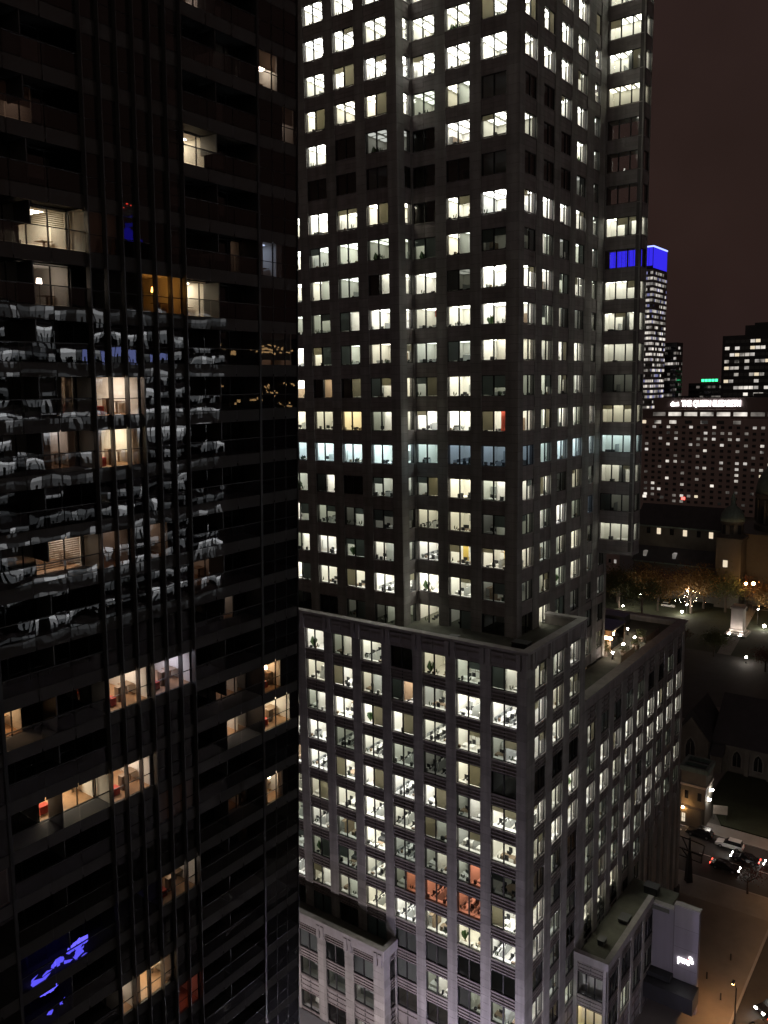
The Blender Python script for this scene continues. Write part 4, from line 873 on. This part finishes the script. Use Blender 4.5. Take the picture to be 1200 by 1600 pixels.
obj('roof', Geo().box(-2.7, 2.9, -2.6, -2.0, 10.6, 11.5, 'copper').box(-2.7, 2.9, 2.0, 2.6, 10.6, 11.5, 'copper').box(-2.7, -2.1, -2.0, 2.0, 10.6, 11.5, 'copper').box(2.3, 2.9, -2.0, 2.0, 10.6, 11.5, 'copper').box(-.2, .4, -2.0, 2.0, 10.6, 11.4, 'copper').box(-2.1, 2.3, -2.0, 2.0, 10.6, 10.8, 'slate'), gh)
obj('string_course', Geo().box(-2.55, -2.4, -2.4, 2.4, 7.6, 8.0, 'monument').box(-2.4, 2.7, -2.45, -2.3, 7.6, 8.0, 'monument'), gh)
obj('door', Geo().box(-2.48, -2.38, -1.0, .2, 0, 2.4, 'desk_wood'), gh)
for y, z in ((1.2, 5), (-1.2, 5)): obj('window', Geo().box(-2.46, -2.36, y - .35, y + .35, z, z + 1.6, 'car_glass'), gh)
wl = obj('window', Geo().box(-3.68, -3.58, 1.0, 1.6, .8, 2.5, 'far_warm').box(-3.7, -3.6, 1.27, 1.33, .8, 2.5, 'metal_dark').box(-3.7, -3.6, 1.0, 1.6, 1.6, 1.66, 'metal_dark'), gh)
mo = thing('monument_pedestal', 'pale floodlit stone pedestal standing in the park', 'monument', (287, 63.8, 0))
obj('steps', Geo().box(-3.6, 3.6, -3.4, 3.4, 0, .5, 'monument').box(-3.0, 3.0, -2.9, 2.9, .5, 1.0, 'monument'), mo)
obj('pedestal', Geo().box(-2.2, 2.2, -2.1, 2.1, 1.0, 1.9, 'monument').box(-1.9, 1.9, -1.9, 1.9, 1.9, 8.8, 'monument'), mo); obj('cap', Geo().box(-2.2, 2.2, -2.2, 2.2, 8.8, 9.3, 'monument').box(-1.8, 1.8, -1.8, 1.8, 9.3, 9.9, 'monument'), mo)

# ------------------------------------------------------------------ lamps
def light(parent, loc, power, col, rad=.25, spot=None):
    l = bpy.data.lights.new('lamp_light', 'SPOT' if spot else 'POINT'); l.energy = power; l.color = col; l.shadow_soft_size = rad
    o = link('lamp_light', l, parent); o.location = loc
    if spot: l.spot_size = spot[0]; l.spot_blend = .6; o.rotation_euler = Vector(spot[1]).to_track_quat('-Z', 'Y').to_euler()
    return o
PK = 1.0
def globe_lamp(x, y, h, label, power=250, col=(1, .86, .66), mat='bulb_white', r=.22, group='park lamps', z=0):
    t = thing('park_lamp', label, 'lamp', (x, y, z), 0, group)
    obj('pole', Geo().lathe((0, 0, 0), [(.18, 0), (.16, .3), (.06, .5), (.05, h - .25), (.11, h - .2), (.11, h - .02)], 'metal_dark', 8), t)
    obj('globe', Geo().lathe((0, 0, h), [(.06, 0), (r * .8, r * .4), (r, r), (r * .8, r * 1.6), (.06, r * 2)], mat, 10), t, smooth=True)
    light(t, (0, 0, h + r + r + .35), power * PK, col, .3); return t
globe_lamp(300, 101.4, 5.4, 'white globe lamp among the park trees, left of the lit autumn tree', 900)
globe_lamp(303, 105.2, 6.6, 'white globe lamp deep in the trees at the left end of the park', 700)
globe_lamp(296, 106.5, 1.2, 'low lamp at the near edge of the park trees', 350)
globe_lamp(300, 86.1, .8, 'bright low lamp at the foot of the lit autumn tree', 900, r=.42)
globe_lamp(302, 85.0, 3.2, 'lamp on a short post behind the bright low lamp', 700)
globe_lamp(303, 85.2, 8.3, 'tall lamp shining inside the lit autumn tree', 900)
globe_lamp(301, 60.6, 5.4, 'single globe lamp on a thin post right of the stone pedestal', 700)
globe_lamp(296, 57.4, .9, 'bright lamp at the right edge of the park path', 700, r=.5)
globe_lamp(257, 54.4, 1.6, 'lone white lamp on the dark ground before the park', 260, r=.3)
globe_lamp(310, 66.9, 11.6, 'orange lamp, left of the glowing pair behind the pedestal', 130, (1, .45, .14), 'bulb_orange', .5, 'orange lamps')
globe_lamp(310, 64.4, 11.8, 'orange lamp, right of the glowing pair behind the pedestal', 150, (1, .45, .14), 'bulb_orange', .6, 'orange lamps')
for i, (x, y) in enumerate(((283.0, 65.7), (283.0, 62.2))):
    t = thing('floodlight', ['ground floodlight before the pedestal, left one', 'ground floodlight before the pedestal, right one'][i], 'floodlight', (x, y, 0), 0, 'pedestal floodlights')
    obj('housing', Geo().box(-.3, .3, -.4, .4, 0, .5, 'metal_dark'), t); obj('lens', Geo().box(-.25, .28, -.30, .30, .5, .54, 'bulb_white'), t)
    light(t, (.4, 0, .9), 260, (1, .86, .76), .2, (R(110), (.75, 0, .65)))
PS = .42
def street_lamp(x, y, h, label, power, col, mat, arm=(-1.2, 0), group='street lamps', down=False):
    t = thing('street_lamp', label, 'street lamp', (x, y, 0), 0, group)
    obj('pole', Geo().cyl((0, 0, 0), (0, 0, h), .11, .07, 'metal_dark', 8).cyl((0, 0, 0), (0, 0, .6), .2, .18, 'metal_dark', 8), t)
    obj('arm', Geo().cyl((0, 0, h), (arm[0], arm[1], h + .25), .05, .04, 'metal_dark', 6), t)
    obj('head', Geo().box(arm[0] - .35, arm[0] + .35, arm[1] - .16, arm[1] + .16, h + .17, h + .36, 'metal_dark').box(arm[0] - .3, arm[0] + .3, arm[1] - .13, arm[1] + .13, h + .1, h + .168, mat), t)
    light(t, (arm[0], arm[1], h - .1), power * PS, col, .3, (R(150), (0, 0, -1)) if down else None); return t
OR = (1, .48, .17)
street_lamp(104.6, 21.4, 6.2, 'orange street lamp at the kerb near the bottom right corner', 4200, OR, 'bulb_orange', (.6, .5), down=True)
street_lamp(120, 12, 8.5, 'orange street lamp beyond the right edge of the street', 6000, OR, 'bulb_orange', down=True)
street_lamp(139, 14, 8.5, 'orange street lamp at the road junction out at right', 5600, OR, 'bulb_orange', down=True)
street_lamp(154.5, 24, 8.5, 'street lamp on the far pavement right of the parked white car', 3000, (1, .66, .5), 'bulb', down=True)
street_lamp(131.8, 60, 8.5, 'street lamp hidden behind the end of the podium wing', 2600, (1, .80, .70), 'bulb')
street_lamp(153.6, 50, 8.5, 'added street lamp out of view behind the podium wing', 3600, (1, .84, .78), 'bulb', down=True)  # added out of view to brighten the pavement round the steel post
street_lamp(60, 30, 9, 'street lamp in the side street before the podium corner', 15000, (.95, .88, 1), 'bulb_white', (1.2, 0))
street_lamp(60, 52, 9, 'street lamp in the side street before the low annex', 10000, (1, .86, .92), 'bulb_white', (1.2, 0))
street_lamp(60, 70, 9, 'street lamp far up the side street', 8500, (1, .86, .88), 'bulb_white', (1.2, 0))
street_lamp(74, 20.5, 8.5, 'street lamp below the podium corner', 5200, (.75, .68, 1), 'bulb_white', (0, 1.2))
for i, (x, y, d) in enumerate(((64, 40, (.55, -.05, .8)), (92, 27, (.6, .1, .5)))):  # unseen fixtures added to give the violet glow on podium and white wall
    t = thing('floodlight', ['added violet floodlight below view, tinting the podium corner', 'added violet floodlight below view, tinting the white wall'][i], 'floodlight', (x, y, 0), 0, 'added violet floodlights')
    obj('housing', Geo().box(-.3, .3, -.3, .3, 0, .4, 'metal_dark').box(-.25, .25, -.25, .25, .4, .44, 'led_blue_soft'), t)
    light(t, (0, 0, .8), (9000, 150)[i], (.72, .64, 1), .3, (R(120), d))
for i, (x, y, z, m, c) in enumerate(((152.6, 42.3, 3.4, 'bulb_orange', (1, .5, .15)), (157.2, 38.2, 6.1, 'bulb_white', (1, .8, .65)), (156.0, 38.3, 4.6, 'bulb_white', (1, .8, .65)))):
    t = thing('wall_lantern', ['orange wall lantern over the lit gatehouse window', 'upper white lantern at the right corner of the gatehouse', 'lower white lantern at the right corner of the gatehouse'][i], 'lantern', (x, y, z), 0, 'gatehouse lanterns')
    obj('bracket', Geo().box(-.05, .05, -.05, .05, -.1, .5, 'metal_dark').box(-.05, .4, -.04, .04, .5, .56, 'metal_dark'), t); obj('globe', Geo().lathe((0, 0, .1), [(.05, 0), (.24, .15), (.24, .35), (.05, .45)], m, 10), t, smooth=True)
    light(t, (-.4, -.3, .4), 20, c, .15)

# ------------------------------------------------------------------ trees
def tree_meshes(seed, h, rad, n, leaf):
    q = random.Random(seed); tr = Geo(); cr = Geo()
    tr.cyl((0, 0, 0), (q.uniform(-.1, .1), q.uniform(-.1, .1), h * .42), h * .028, h * .018, 'bark', 8)
    tips = []
    for i in range(8):
        a = i * .785 + q.uniform(-.3, .3); e = q.uniform(.45, .95); z0 = h * q.uniform(.26, .42); L = rad * q.uniform(.6, 1.05)
        p = Vector((L * math.cos(a) * math.cos(e * .7), L * math.sin(a) * math.cos(e * .7), z0 + L * math.sin(e) * 1.1))
        tr.cyl((0, 0, z0), p, h * .011, h * .004, 'bark', 5, False); tips.append(p)
        for j in range(2):
            d = p + Vector((q.uniform(-1, 1), q.uniform(-1, 1), q.uniform(.1, 1))) * rad * .35; tr.cyl(p, d, h * .004, h * .002, 'bark', 4, False); tips.append(d)
    tips.append(Vector((0, 0, h * .85)))
    for i in range(n):
        c = q.choice(tips); s = rad * .34
        p = c + Vector((q.gauss(0, s), q.gauss(0, s), q.gauss(0, s * .75)))
        u = Vector((q.gauss(0, 1), q.gauss(0, 1), q.gauss(0, 1))).normalized(); v = u.orthogonal().normalized() * leaf * q.uniform(.5, 1.1); u = u * leaf * q.uniform(.5, 1.1)
        cr.face([p - u - v, p + u - v * .6, p + u + v, p - u * .7 + v], 'leaf')
    return tr, cr
TV = [tree_meshes(i, 9, 3.2, 2300, .13) for i in range(4)]
TMC = {}
def tree(x, y, v, s, leaf, label, rz=0.):
    t = thing('park_tree', label, 'tree', (x, y, 0), rz, 'park trees'); t.scale = (s, s, s)
    k = (v, leaf)
    if k not in TMC: TMC[k] = (TV[v][0].mesh('trunk'), TV[v][1].mesh('crown', {'leaf': leaf}))
    link('trunk', TMC[k][0], t); link('crown', TMC[k][1], t)
PT = [(296, 118, 'leaf_green', 'dark tree at the left end of the park, nearest the office tower'), (304, 112, 'leaf_autumn', 'second tree from the left end of the park'), (312, 118, 'leaf_green', 'tree behind the left end of the park row'),
 (297, 108.5, 'leaf_green', 'olive tree beside the low park lamp'), (306, 102.8, 'leaf_autumn', 'brown tree behind the white globe lamp'), (295, 99, 'leaf_green', 'olive tree in front of the white globe lamp'), (314, 99, 'leaf_red', 'tall dark red tree behind the white van'),
 (318, 108, 'leaf_red', 'dark tree close to the cathedral wall, left part'), (301, 95.3, 'leaf_autumn', 'brown tree left of the white van'), (317, 90, 'leaf_red', 'dark red tree before the cathedral clerestory'), (304, 84.0, 'leaf_autumn', 'autumn tree glowing yellow from the lamps under it'),
 (313, 82, 'leaf_autumn', 'brown tree right behind the glowing autumn tree'), (319, 79, 'leaf_red', 'dark tree at the foot of the domed side tower'), (312, 74, 'leaf_green', 'tree left of the stone pedestal'), (318, 68, 'leaf_red', 'tree behind the stone pedestal under the orange lamps'),
 (308, 57, 'leaf_autumn', 'tree right of the single globe lamp'), (318, 54, 'leaf_red', 'dark tree at the right edge of the park'), (262, 76, 'leaf_red', 'near dark tree on the shadowed ground behind the church'), (258, 64, 'leaf_green', 'near dark tree left of the lone lamp'), (252, 48, 'leaf_red', 'near dark tree right of the lone lamp')]
for i, (x, y, lf, lb) in enumerate(PT): tree(x, y, i % 4, random.uniform(1.5, 1.95) if x > 270 else random.uniform(.9, 1.1), lf, lb, i * 1.3)
g = Geo(); q = random.Random(8)
for i in range(30):
    p = (304 + q.gauss(0, 2.6), 84 + q.gauss(0, 2.4), q.uniform(2.5, 11)); g.lathe(p, [(.02, 0), (.07, .05), (.02, .1)], 'bulb', 5)
tag(obj('fairy_lights', g), 'string of tiny warm bulbs wound through the lit autumn tree', 'string lights')
t = thing('street_tree', 'thin bare-looking street tree on the pavement in front of the cars', 'tree', (140.2 - 3.4, 27.0, 0)); t.scale = (.72, .72, .72)
link('trunk', TV[1][0].mesh('trunk'), t); tree_c = tree_meshes(21, 9, 2.9, 330, .16)[1]; link('crown', tree_c.mesh('crown', {'leaf': 'leaf_red'}), t)

# ------------------------------------------------------------------ cars
def car(x, y, rz, paint, label, kind='sedan', head=True, tail=True, group='cars on the boulevard'):
    t = thing('car', label, 'car', (x, y, -.15), rz, group); L = 2.35; Wd = .92
    hi = kind != 'sedan'; hz = 1.0 if hi else .86; top = 1.72 if hi else 1.43
    b = Geo()
    prof = [(-L, .35), (-L - .03, .7), (-L + .08, hz), (-.4, hz + .04), (1.0, hz), (L - .25, hz - .14), (L, .62), (L + .03, .35)]
    n = len(prof)
    for sgn in (-1, 1): b.face([(px, sgn * (Wd - (.10 if pz > .8 else 0)), pz) for px, pz in (prof if sgn < 0 else prof[::-1])], paint)
    for i in range(n):
        p, q_ = prof[i], prof[(i + 1) % n]; wa = Wd - (.10 if p[1] > .8 else 0); wb = Wd - (.10 if q_[1] > .8 else 0)
        b.face([(p[0], -wa, p[1]), (q_[0], -wb, q_[1]), (q_[0], wb, q_[1]), (p[0], wa, p[1])], paint)
    obj('body', b, t)
    r0, f0, r1, f1 = ((-2.2, 1.0, -1.95, .15) if hi else (-1.75, 1.0, -1.05, .2))
    c = Geo(); lo = [(r0, -.80), (f0, -.80), (f0, .80), (r0, .80)]; up_ = [(r1, -.62), (f1, -.62), (f1, .62), (r1, .62)]
    for i in range(4):
        j = (i + 1) % 4; c.face([(*lo[i], hz - .02), (*lo[j], hz - .02), (*up_[j], top - .06), (*up_[i], top - .06)], 'car_glass')
    obj('windows', c, t); obj('roof', Geo().box(r1, f1, -.63, .63, top - .07, top, paint), t)
    for wx in (-1.45, 1.42):
        for sy in (-1, 1):
            w_ = obj('wheel', Geo().cyl((wx, sy * .72, .33), (wx, sy * .95, .33), .33, .33, 'rubber', 14), t); obj('rim', Geo().cyl((wx, sy * .94, .33), (wx, sy * .965, .33), .2, .2, 'rim', 10), w_)
    for sy in (-1, 1):
        obj('headlight', Geo().box(L - .12, L + .05, sy * .62 - .2, sy * .62 + .2, .55, .72, 'head_light' if head else 'rim'), t)
        obj('tail_light', Geo().box(-L - .06, -L + .05, sy * .68 - .15, sy * .68 + .15, .66, .84, 'tail_light' if tail else 'cloth_red'), t)
    if head: light(t, (L + .6, 0, .6), 60, (1, .93, .82), .15, (R(90), (1, 0, -.18)))
    return t
H = math.pi / 2
car(151.0, 38.6, H, 'car_black', 'long black car parked at the far kerb by the gatehouse', 'van', False, False)
car(149.9, 33.0, H, 'car_white', 'white car parked at the far kerb behind the black one', 'van', False, False)
car(146.8, 29.6, H, 'car_black', 'dark car with headlights on, left of the street tree', 'sedan')
car(142.4, 31.9, -H, 'car_black', 'dark saloon with a red tail light and headlights on, nearest the steel post', 'sedan')
car(147.2, 24.2, H, 'car_grey', 'grey car with red tail lights at the right edge', 'sedan')
car(111.6, 18.2, 2.6, 'car_black', 'black car with headlights on, upper one in the bottom right corner', 'sedan', group='cars in the bottom right corner')
car(106.0, 18.9, 2.5, 'car_grey', 'dark car with headlights on, lower one in the bottom right corner', 'sedan', group='cars in the bottom right corner')
car(309, 93.8, -H, 'car_white', 'white van parked on the park road under the trees', 'van', False, False)

# ------------------------------------------------------------------ small things on the plaza, street and roof
t = thing('steel_post', 'dark tapering steel post with open square frames on the pavement', 'sculpture', (134.9, 36.0, 0))
obj('post', Geo().lathe((0, 0, 0), [(.75, 0), (.7, .2), (.42, 4.2), (.22, 5.6), (.1, 8.0)], 'metal_dark', 4), t)
for i, (z, tilt, wd) in enumerate(((6.6, .35, 2.9), (4.9, -.3, 2.6))):
    f = Geo()
    for a, b in (((-wd, -.9), (wd, -.9)), ((wd, -.9), (wd, .9)), ((wd, .9), (-wd, .9)), ((-wd, .9), (-wd, -.9)), ((-wd * .2, -.9), (wd * .3, .9))): f.cyl((0, a[0], a[1]), (0, b[0], b[1]), .12, .12, 'metal_dark', 5)
    obj('square_frame', f, t, Matrix.Translation((0, .6, z)) @ Matrix.Rotation(tilt, 4, 'Y') @ Matrix.Rotation(.1, 4, 'X'))
t = thing('notice_board', 'pale notice board on two posts at the gatehouse corner', 'sign', (158.6, 36.9, 0), .35)
obj('board', Geo().box(-.06, .06, -1.3, 1.3, 1.2, 3.0, 'banner_cloth'), t)
for y in (-1.1, 1.1): obj('post', Geo().box(-.05, .05, y - .05, y + .05, 0, 1.2, 'metal_dark'), t)
t = thing('wall_sign', 'white lit letters with a small emblem on the white end wall', 'sign', (104.46, 27.75, 7.5))
text('letters', 'pwc', 1.35, Matrix.Translation((-.06, .35, -.1)) @ FA, 'sign_white', t, .05, 1.0, .03, 1.5)
for i, (y, z, w_, h, m) in enumerate(((-.62, .25, .36, .7, 'sign_white'), (-.36, .15, .22, .34, 'sign_red'), (-.5, .62, .3, .26, 'sign_white'), (-.82, .05, .16, .4, 'sign_white'))): obj('emblem_block', Geo().box(-.1 - i * .004, -.02, y - w_ / 2, y + w_ / 2, z - h / 2, z + h / 2, m), t)
for i, (x, y) in enumerate(((112.6, 27.0), (109.4, 24.3), (118.5, 25.2))):
    t = thing('bollard', ['thin bollard on the brown plaza, middle one', 'thin bollard on the plaza nearest the orange lamp', 'thin bollard on the plaza farthest right'][i], 'bollard', (x, y, -.01), 0, 'plaza bollards'); obj('post', Geo().lathe((0, 0, 0), [(.12, 0), (.1, .1), (.1, .9), (.12, .92), (.04, 1.02)], 'metal_dark', 10), t)
t = thing('awning', 'red fabric awning at the foot of the low annex', 'awning', (71.8, 66.5, 0))
obj('canopy', Geo().prism([(-3.2, 2.6), (0, 3.9), (0, 3.7), (-3.2, 2.4)], -4, 5, 'concrete_dark', 'y'), t); obj('valance', Geo().box(-3.3, -3.22, -4, 5, 1.7, 2.6, 'awning_red'), t)
for y in (-3.8, 4.8): obj('post', Geo().box(-3.2, -3.1, y - .05, y + .05, 0, 2.4, 'metal_dark'), t)
# roof terrace
ZR = 45.75
t = thing('roof_pavilion', 'small glazed pavilion glowing orange on the roof terrace', 'pavilion', (116.0, 44.4, ZR))
obj('floor', Geo().box(-3.4, 1.6, -2.4, 2.4, 0, .1, 'desk_wood'), t); obj('roof', Geo().box(-3.6, 1.8, -2.6, 2.6, 2.9, 3.1, 'metal_dark'), t); obj('back_wall', Geo().box(1.4, 1.55, -2.4, 2.4, .1, 2.9, 'desk_wood'), t)
for x, y in ((-3.3, -2.3), (1.5, -2.3), (-3.3, 2.3), (1.5, 2.3)): obj('post', Geo().box(x - .06, x + .06, y - .06, y + .06, .1, 2.9, 'metal_dark'), t)
obj('counter', Geo().box(-2.6, -2.0, -1.9, 1.9, .1, 1.05, 'desk_white').box(-2.65, -1.95, -1.95, 1.95, 1.05, 1.12, 'desk_wood'), t); obj('light_strip', Geo().box(-2.9, -2.7, -2.2, 2.2, 1.35, 1.75, 'lamp_warm'), t)
for y in (-2.38, 2.38): obj('pane', Geo().box(-3.2, 1.4, y - .01, y + .01, .1, 2.88, 'pane_glass'), t)
light(t, (-1.0, 0, 2.4), 130, (1, .58, .25), .3)
for i, (x, y) in enumerate(((117.4, 40.4), (113.3, 40.6), (108.9, 40.5), (121.2, 42.8))):
    globe_lamp(x, y, .8, ['globe lamp on the terrace under the bare shrub', 'brightest globe lamp in the middle of the terrace', 'globe lamp at the near end of the terrace', 'globe lamp at the far end of the terrace'][i], 40, (1, .66, .36), 'bulb_white', (.17, .2, .15, .13)[i], 'terrace lamps', ZR)
PLV = []
for i in range(3):
    q = random.Random(40 + i); g = Geo()
    for j in range(260):
        a = q.uniform(0, 6.28); rr_ = q.random() ** .5; p = Vector((rr_ * .75 * math.cos(a), rr_ * .75 * math.sin(a), .7 + q.random() * 1.0)); u = Vector((q.gauss(0, 1), q.gauss(0, 1), q.gauss(0, 1))).normalized() * .09
        v = u.orthogonal().normalized() * .06; g.face([p - u, p + v, p + u, p - v], 'leaf_green')
    PLV.append(g.mesh('shrub'))
pot = Geo().lathe((0, 0, 0), [(.45, 0), (.55, .7), (.6, .75)], 'planter', 12).mesh('pot')
for i, (x, y) in enumerate(((111.0, 39.6), (115.2, 39.4), (119.2, 40.0), (122.5, 44.6), (109.6, 42.0), (112.0, 43.0))):
    t = thing('planter', ['planter with a shrub on the terrace between the two near lamps', 'planter with a shrub left of the terrace shrub lamp', 'planter with a shrub right of the terrace shrub lamp', 'planter with a shrub at the far end of the terrace', 'planter with a shrub against the tower wall', 'planter with a shrub in front of the pavilion'][i], 'planter', (x, y, ZR), i, 'terrace planters')
    link('pot', pot, t); link('shrub', PLV[i % 3], t)
for i, (x0, x1, y0, y1) in enumerate(((107.8, 113, 38.8, 39.2), (118, 124, 38.9, 39.3))):
    t = thing('terrace_screen', ['low timber screen along the near half of the terrace edge', 'low timber screen along the far half of the terrace edge'][i], 'screen', ((x0 + x1) / 2, y0, ZR), 0, 'terrace screens')
    for k in range(5): obj('slat', Geo().box(-(x1 - x0) / 2, (x1 - x0) / 2, 0, .04, .1 + k * .2, .25 + k * .2, 'desk_wood'), t)
    for xx in (-(x1 - x0) / 2 + .05, (x1 - x0) / 2 - .05): obj('post', Geo().box(xx - .04, xx + .04, .045, .1, 0, 1.15, 'metal_dark'), t)
t = thing('roof_aerial', 'thin aerial mast at the near edge of the wing roof', 'aerial', (94.6, 37.9, ZR)); obj('mast', Geo().cyl((0, 0, 0), (0, 0, 2.4), .03, .02, 'metal_fin', 6), t); obj('crossbar', Geo().cyl((-.5, 0, 2.0), (.5, 0, 2.0), .02, .02, 'metal_fin', 5), t)

for i, (x, y, z, a, b, h, lb) in enumerate(((92.5, 34.9, 14.05, .5, .4, .8, 'small vent box on the low annex roof, nearest the tower corner'), (98.6, 34.2, 14.05, .8, .6, .6, 'wide vent box in the middle of the low annex roof'), (107.0, 33.4, 13.9, .7, .9, 1.1, 'vent box behind the white end wall'), (78.6, 39.4, 55.55, .6, .9, .9, 'vent box on the podium roof corner'), (77.0, 47.0, 55.55, .5, .5, .7, 'small vent box on the podium roof before the tower'), (126.4, 47, 45.75, 1.3, 2.2, 1.5, 'air handling box at the far end of the wing roof'), (125.8, 55, 45.75, 1.2, 1.4, 1.9, 'tall air handling box farthest back on the wing roof'))):
    t = thing('roof_vent', lb, 'roof vent', (x, y, z), 0, 'roof vents')
    obj('housing', Geo().box(-a, a, -b, b, .1, h, 'metal_frame').box(-a + .05, a - .05, -b + .05, b - .05, 0, .1, 'concrete_dark'), t); obj('lid', Geo().box(-a - .08, a + .08, -b - .08, b + .08, h, h + .06, 'metal_fin'), t)
    for k in range(4): obj('louvre', Geo().box(-a - .03, -a, -b + .08, b - .08, .2 + k * (h - .3) / 4, .26 + k * (h - .3) / 4, 'metal_dark'), t)
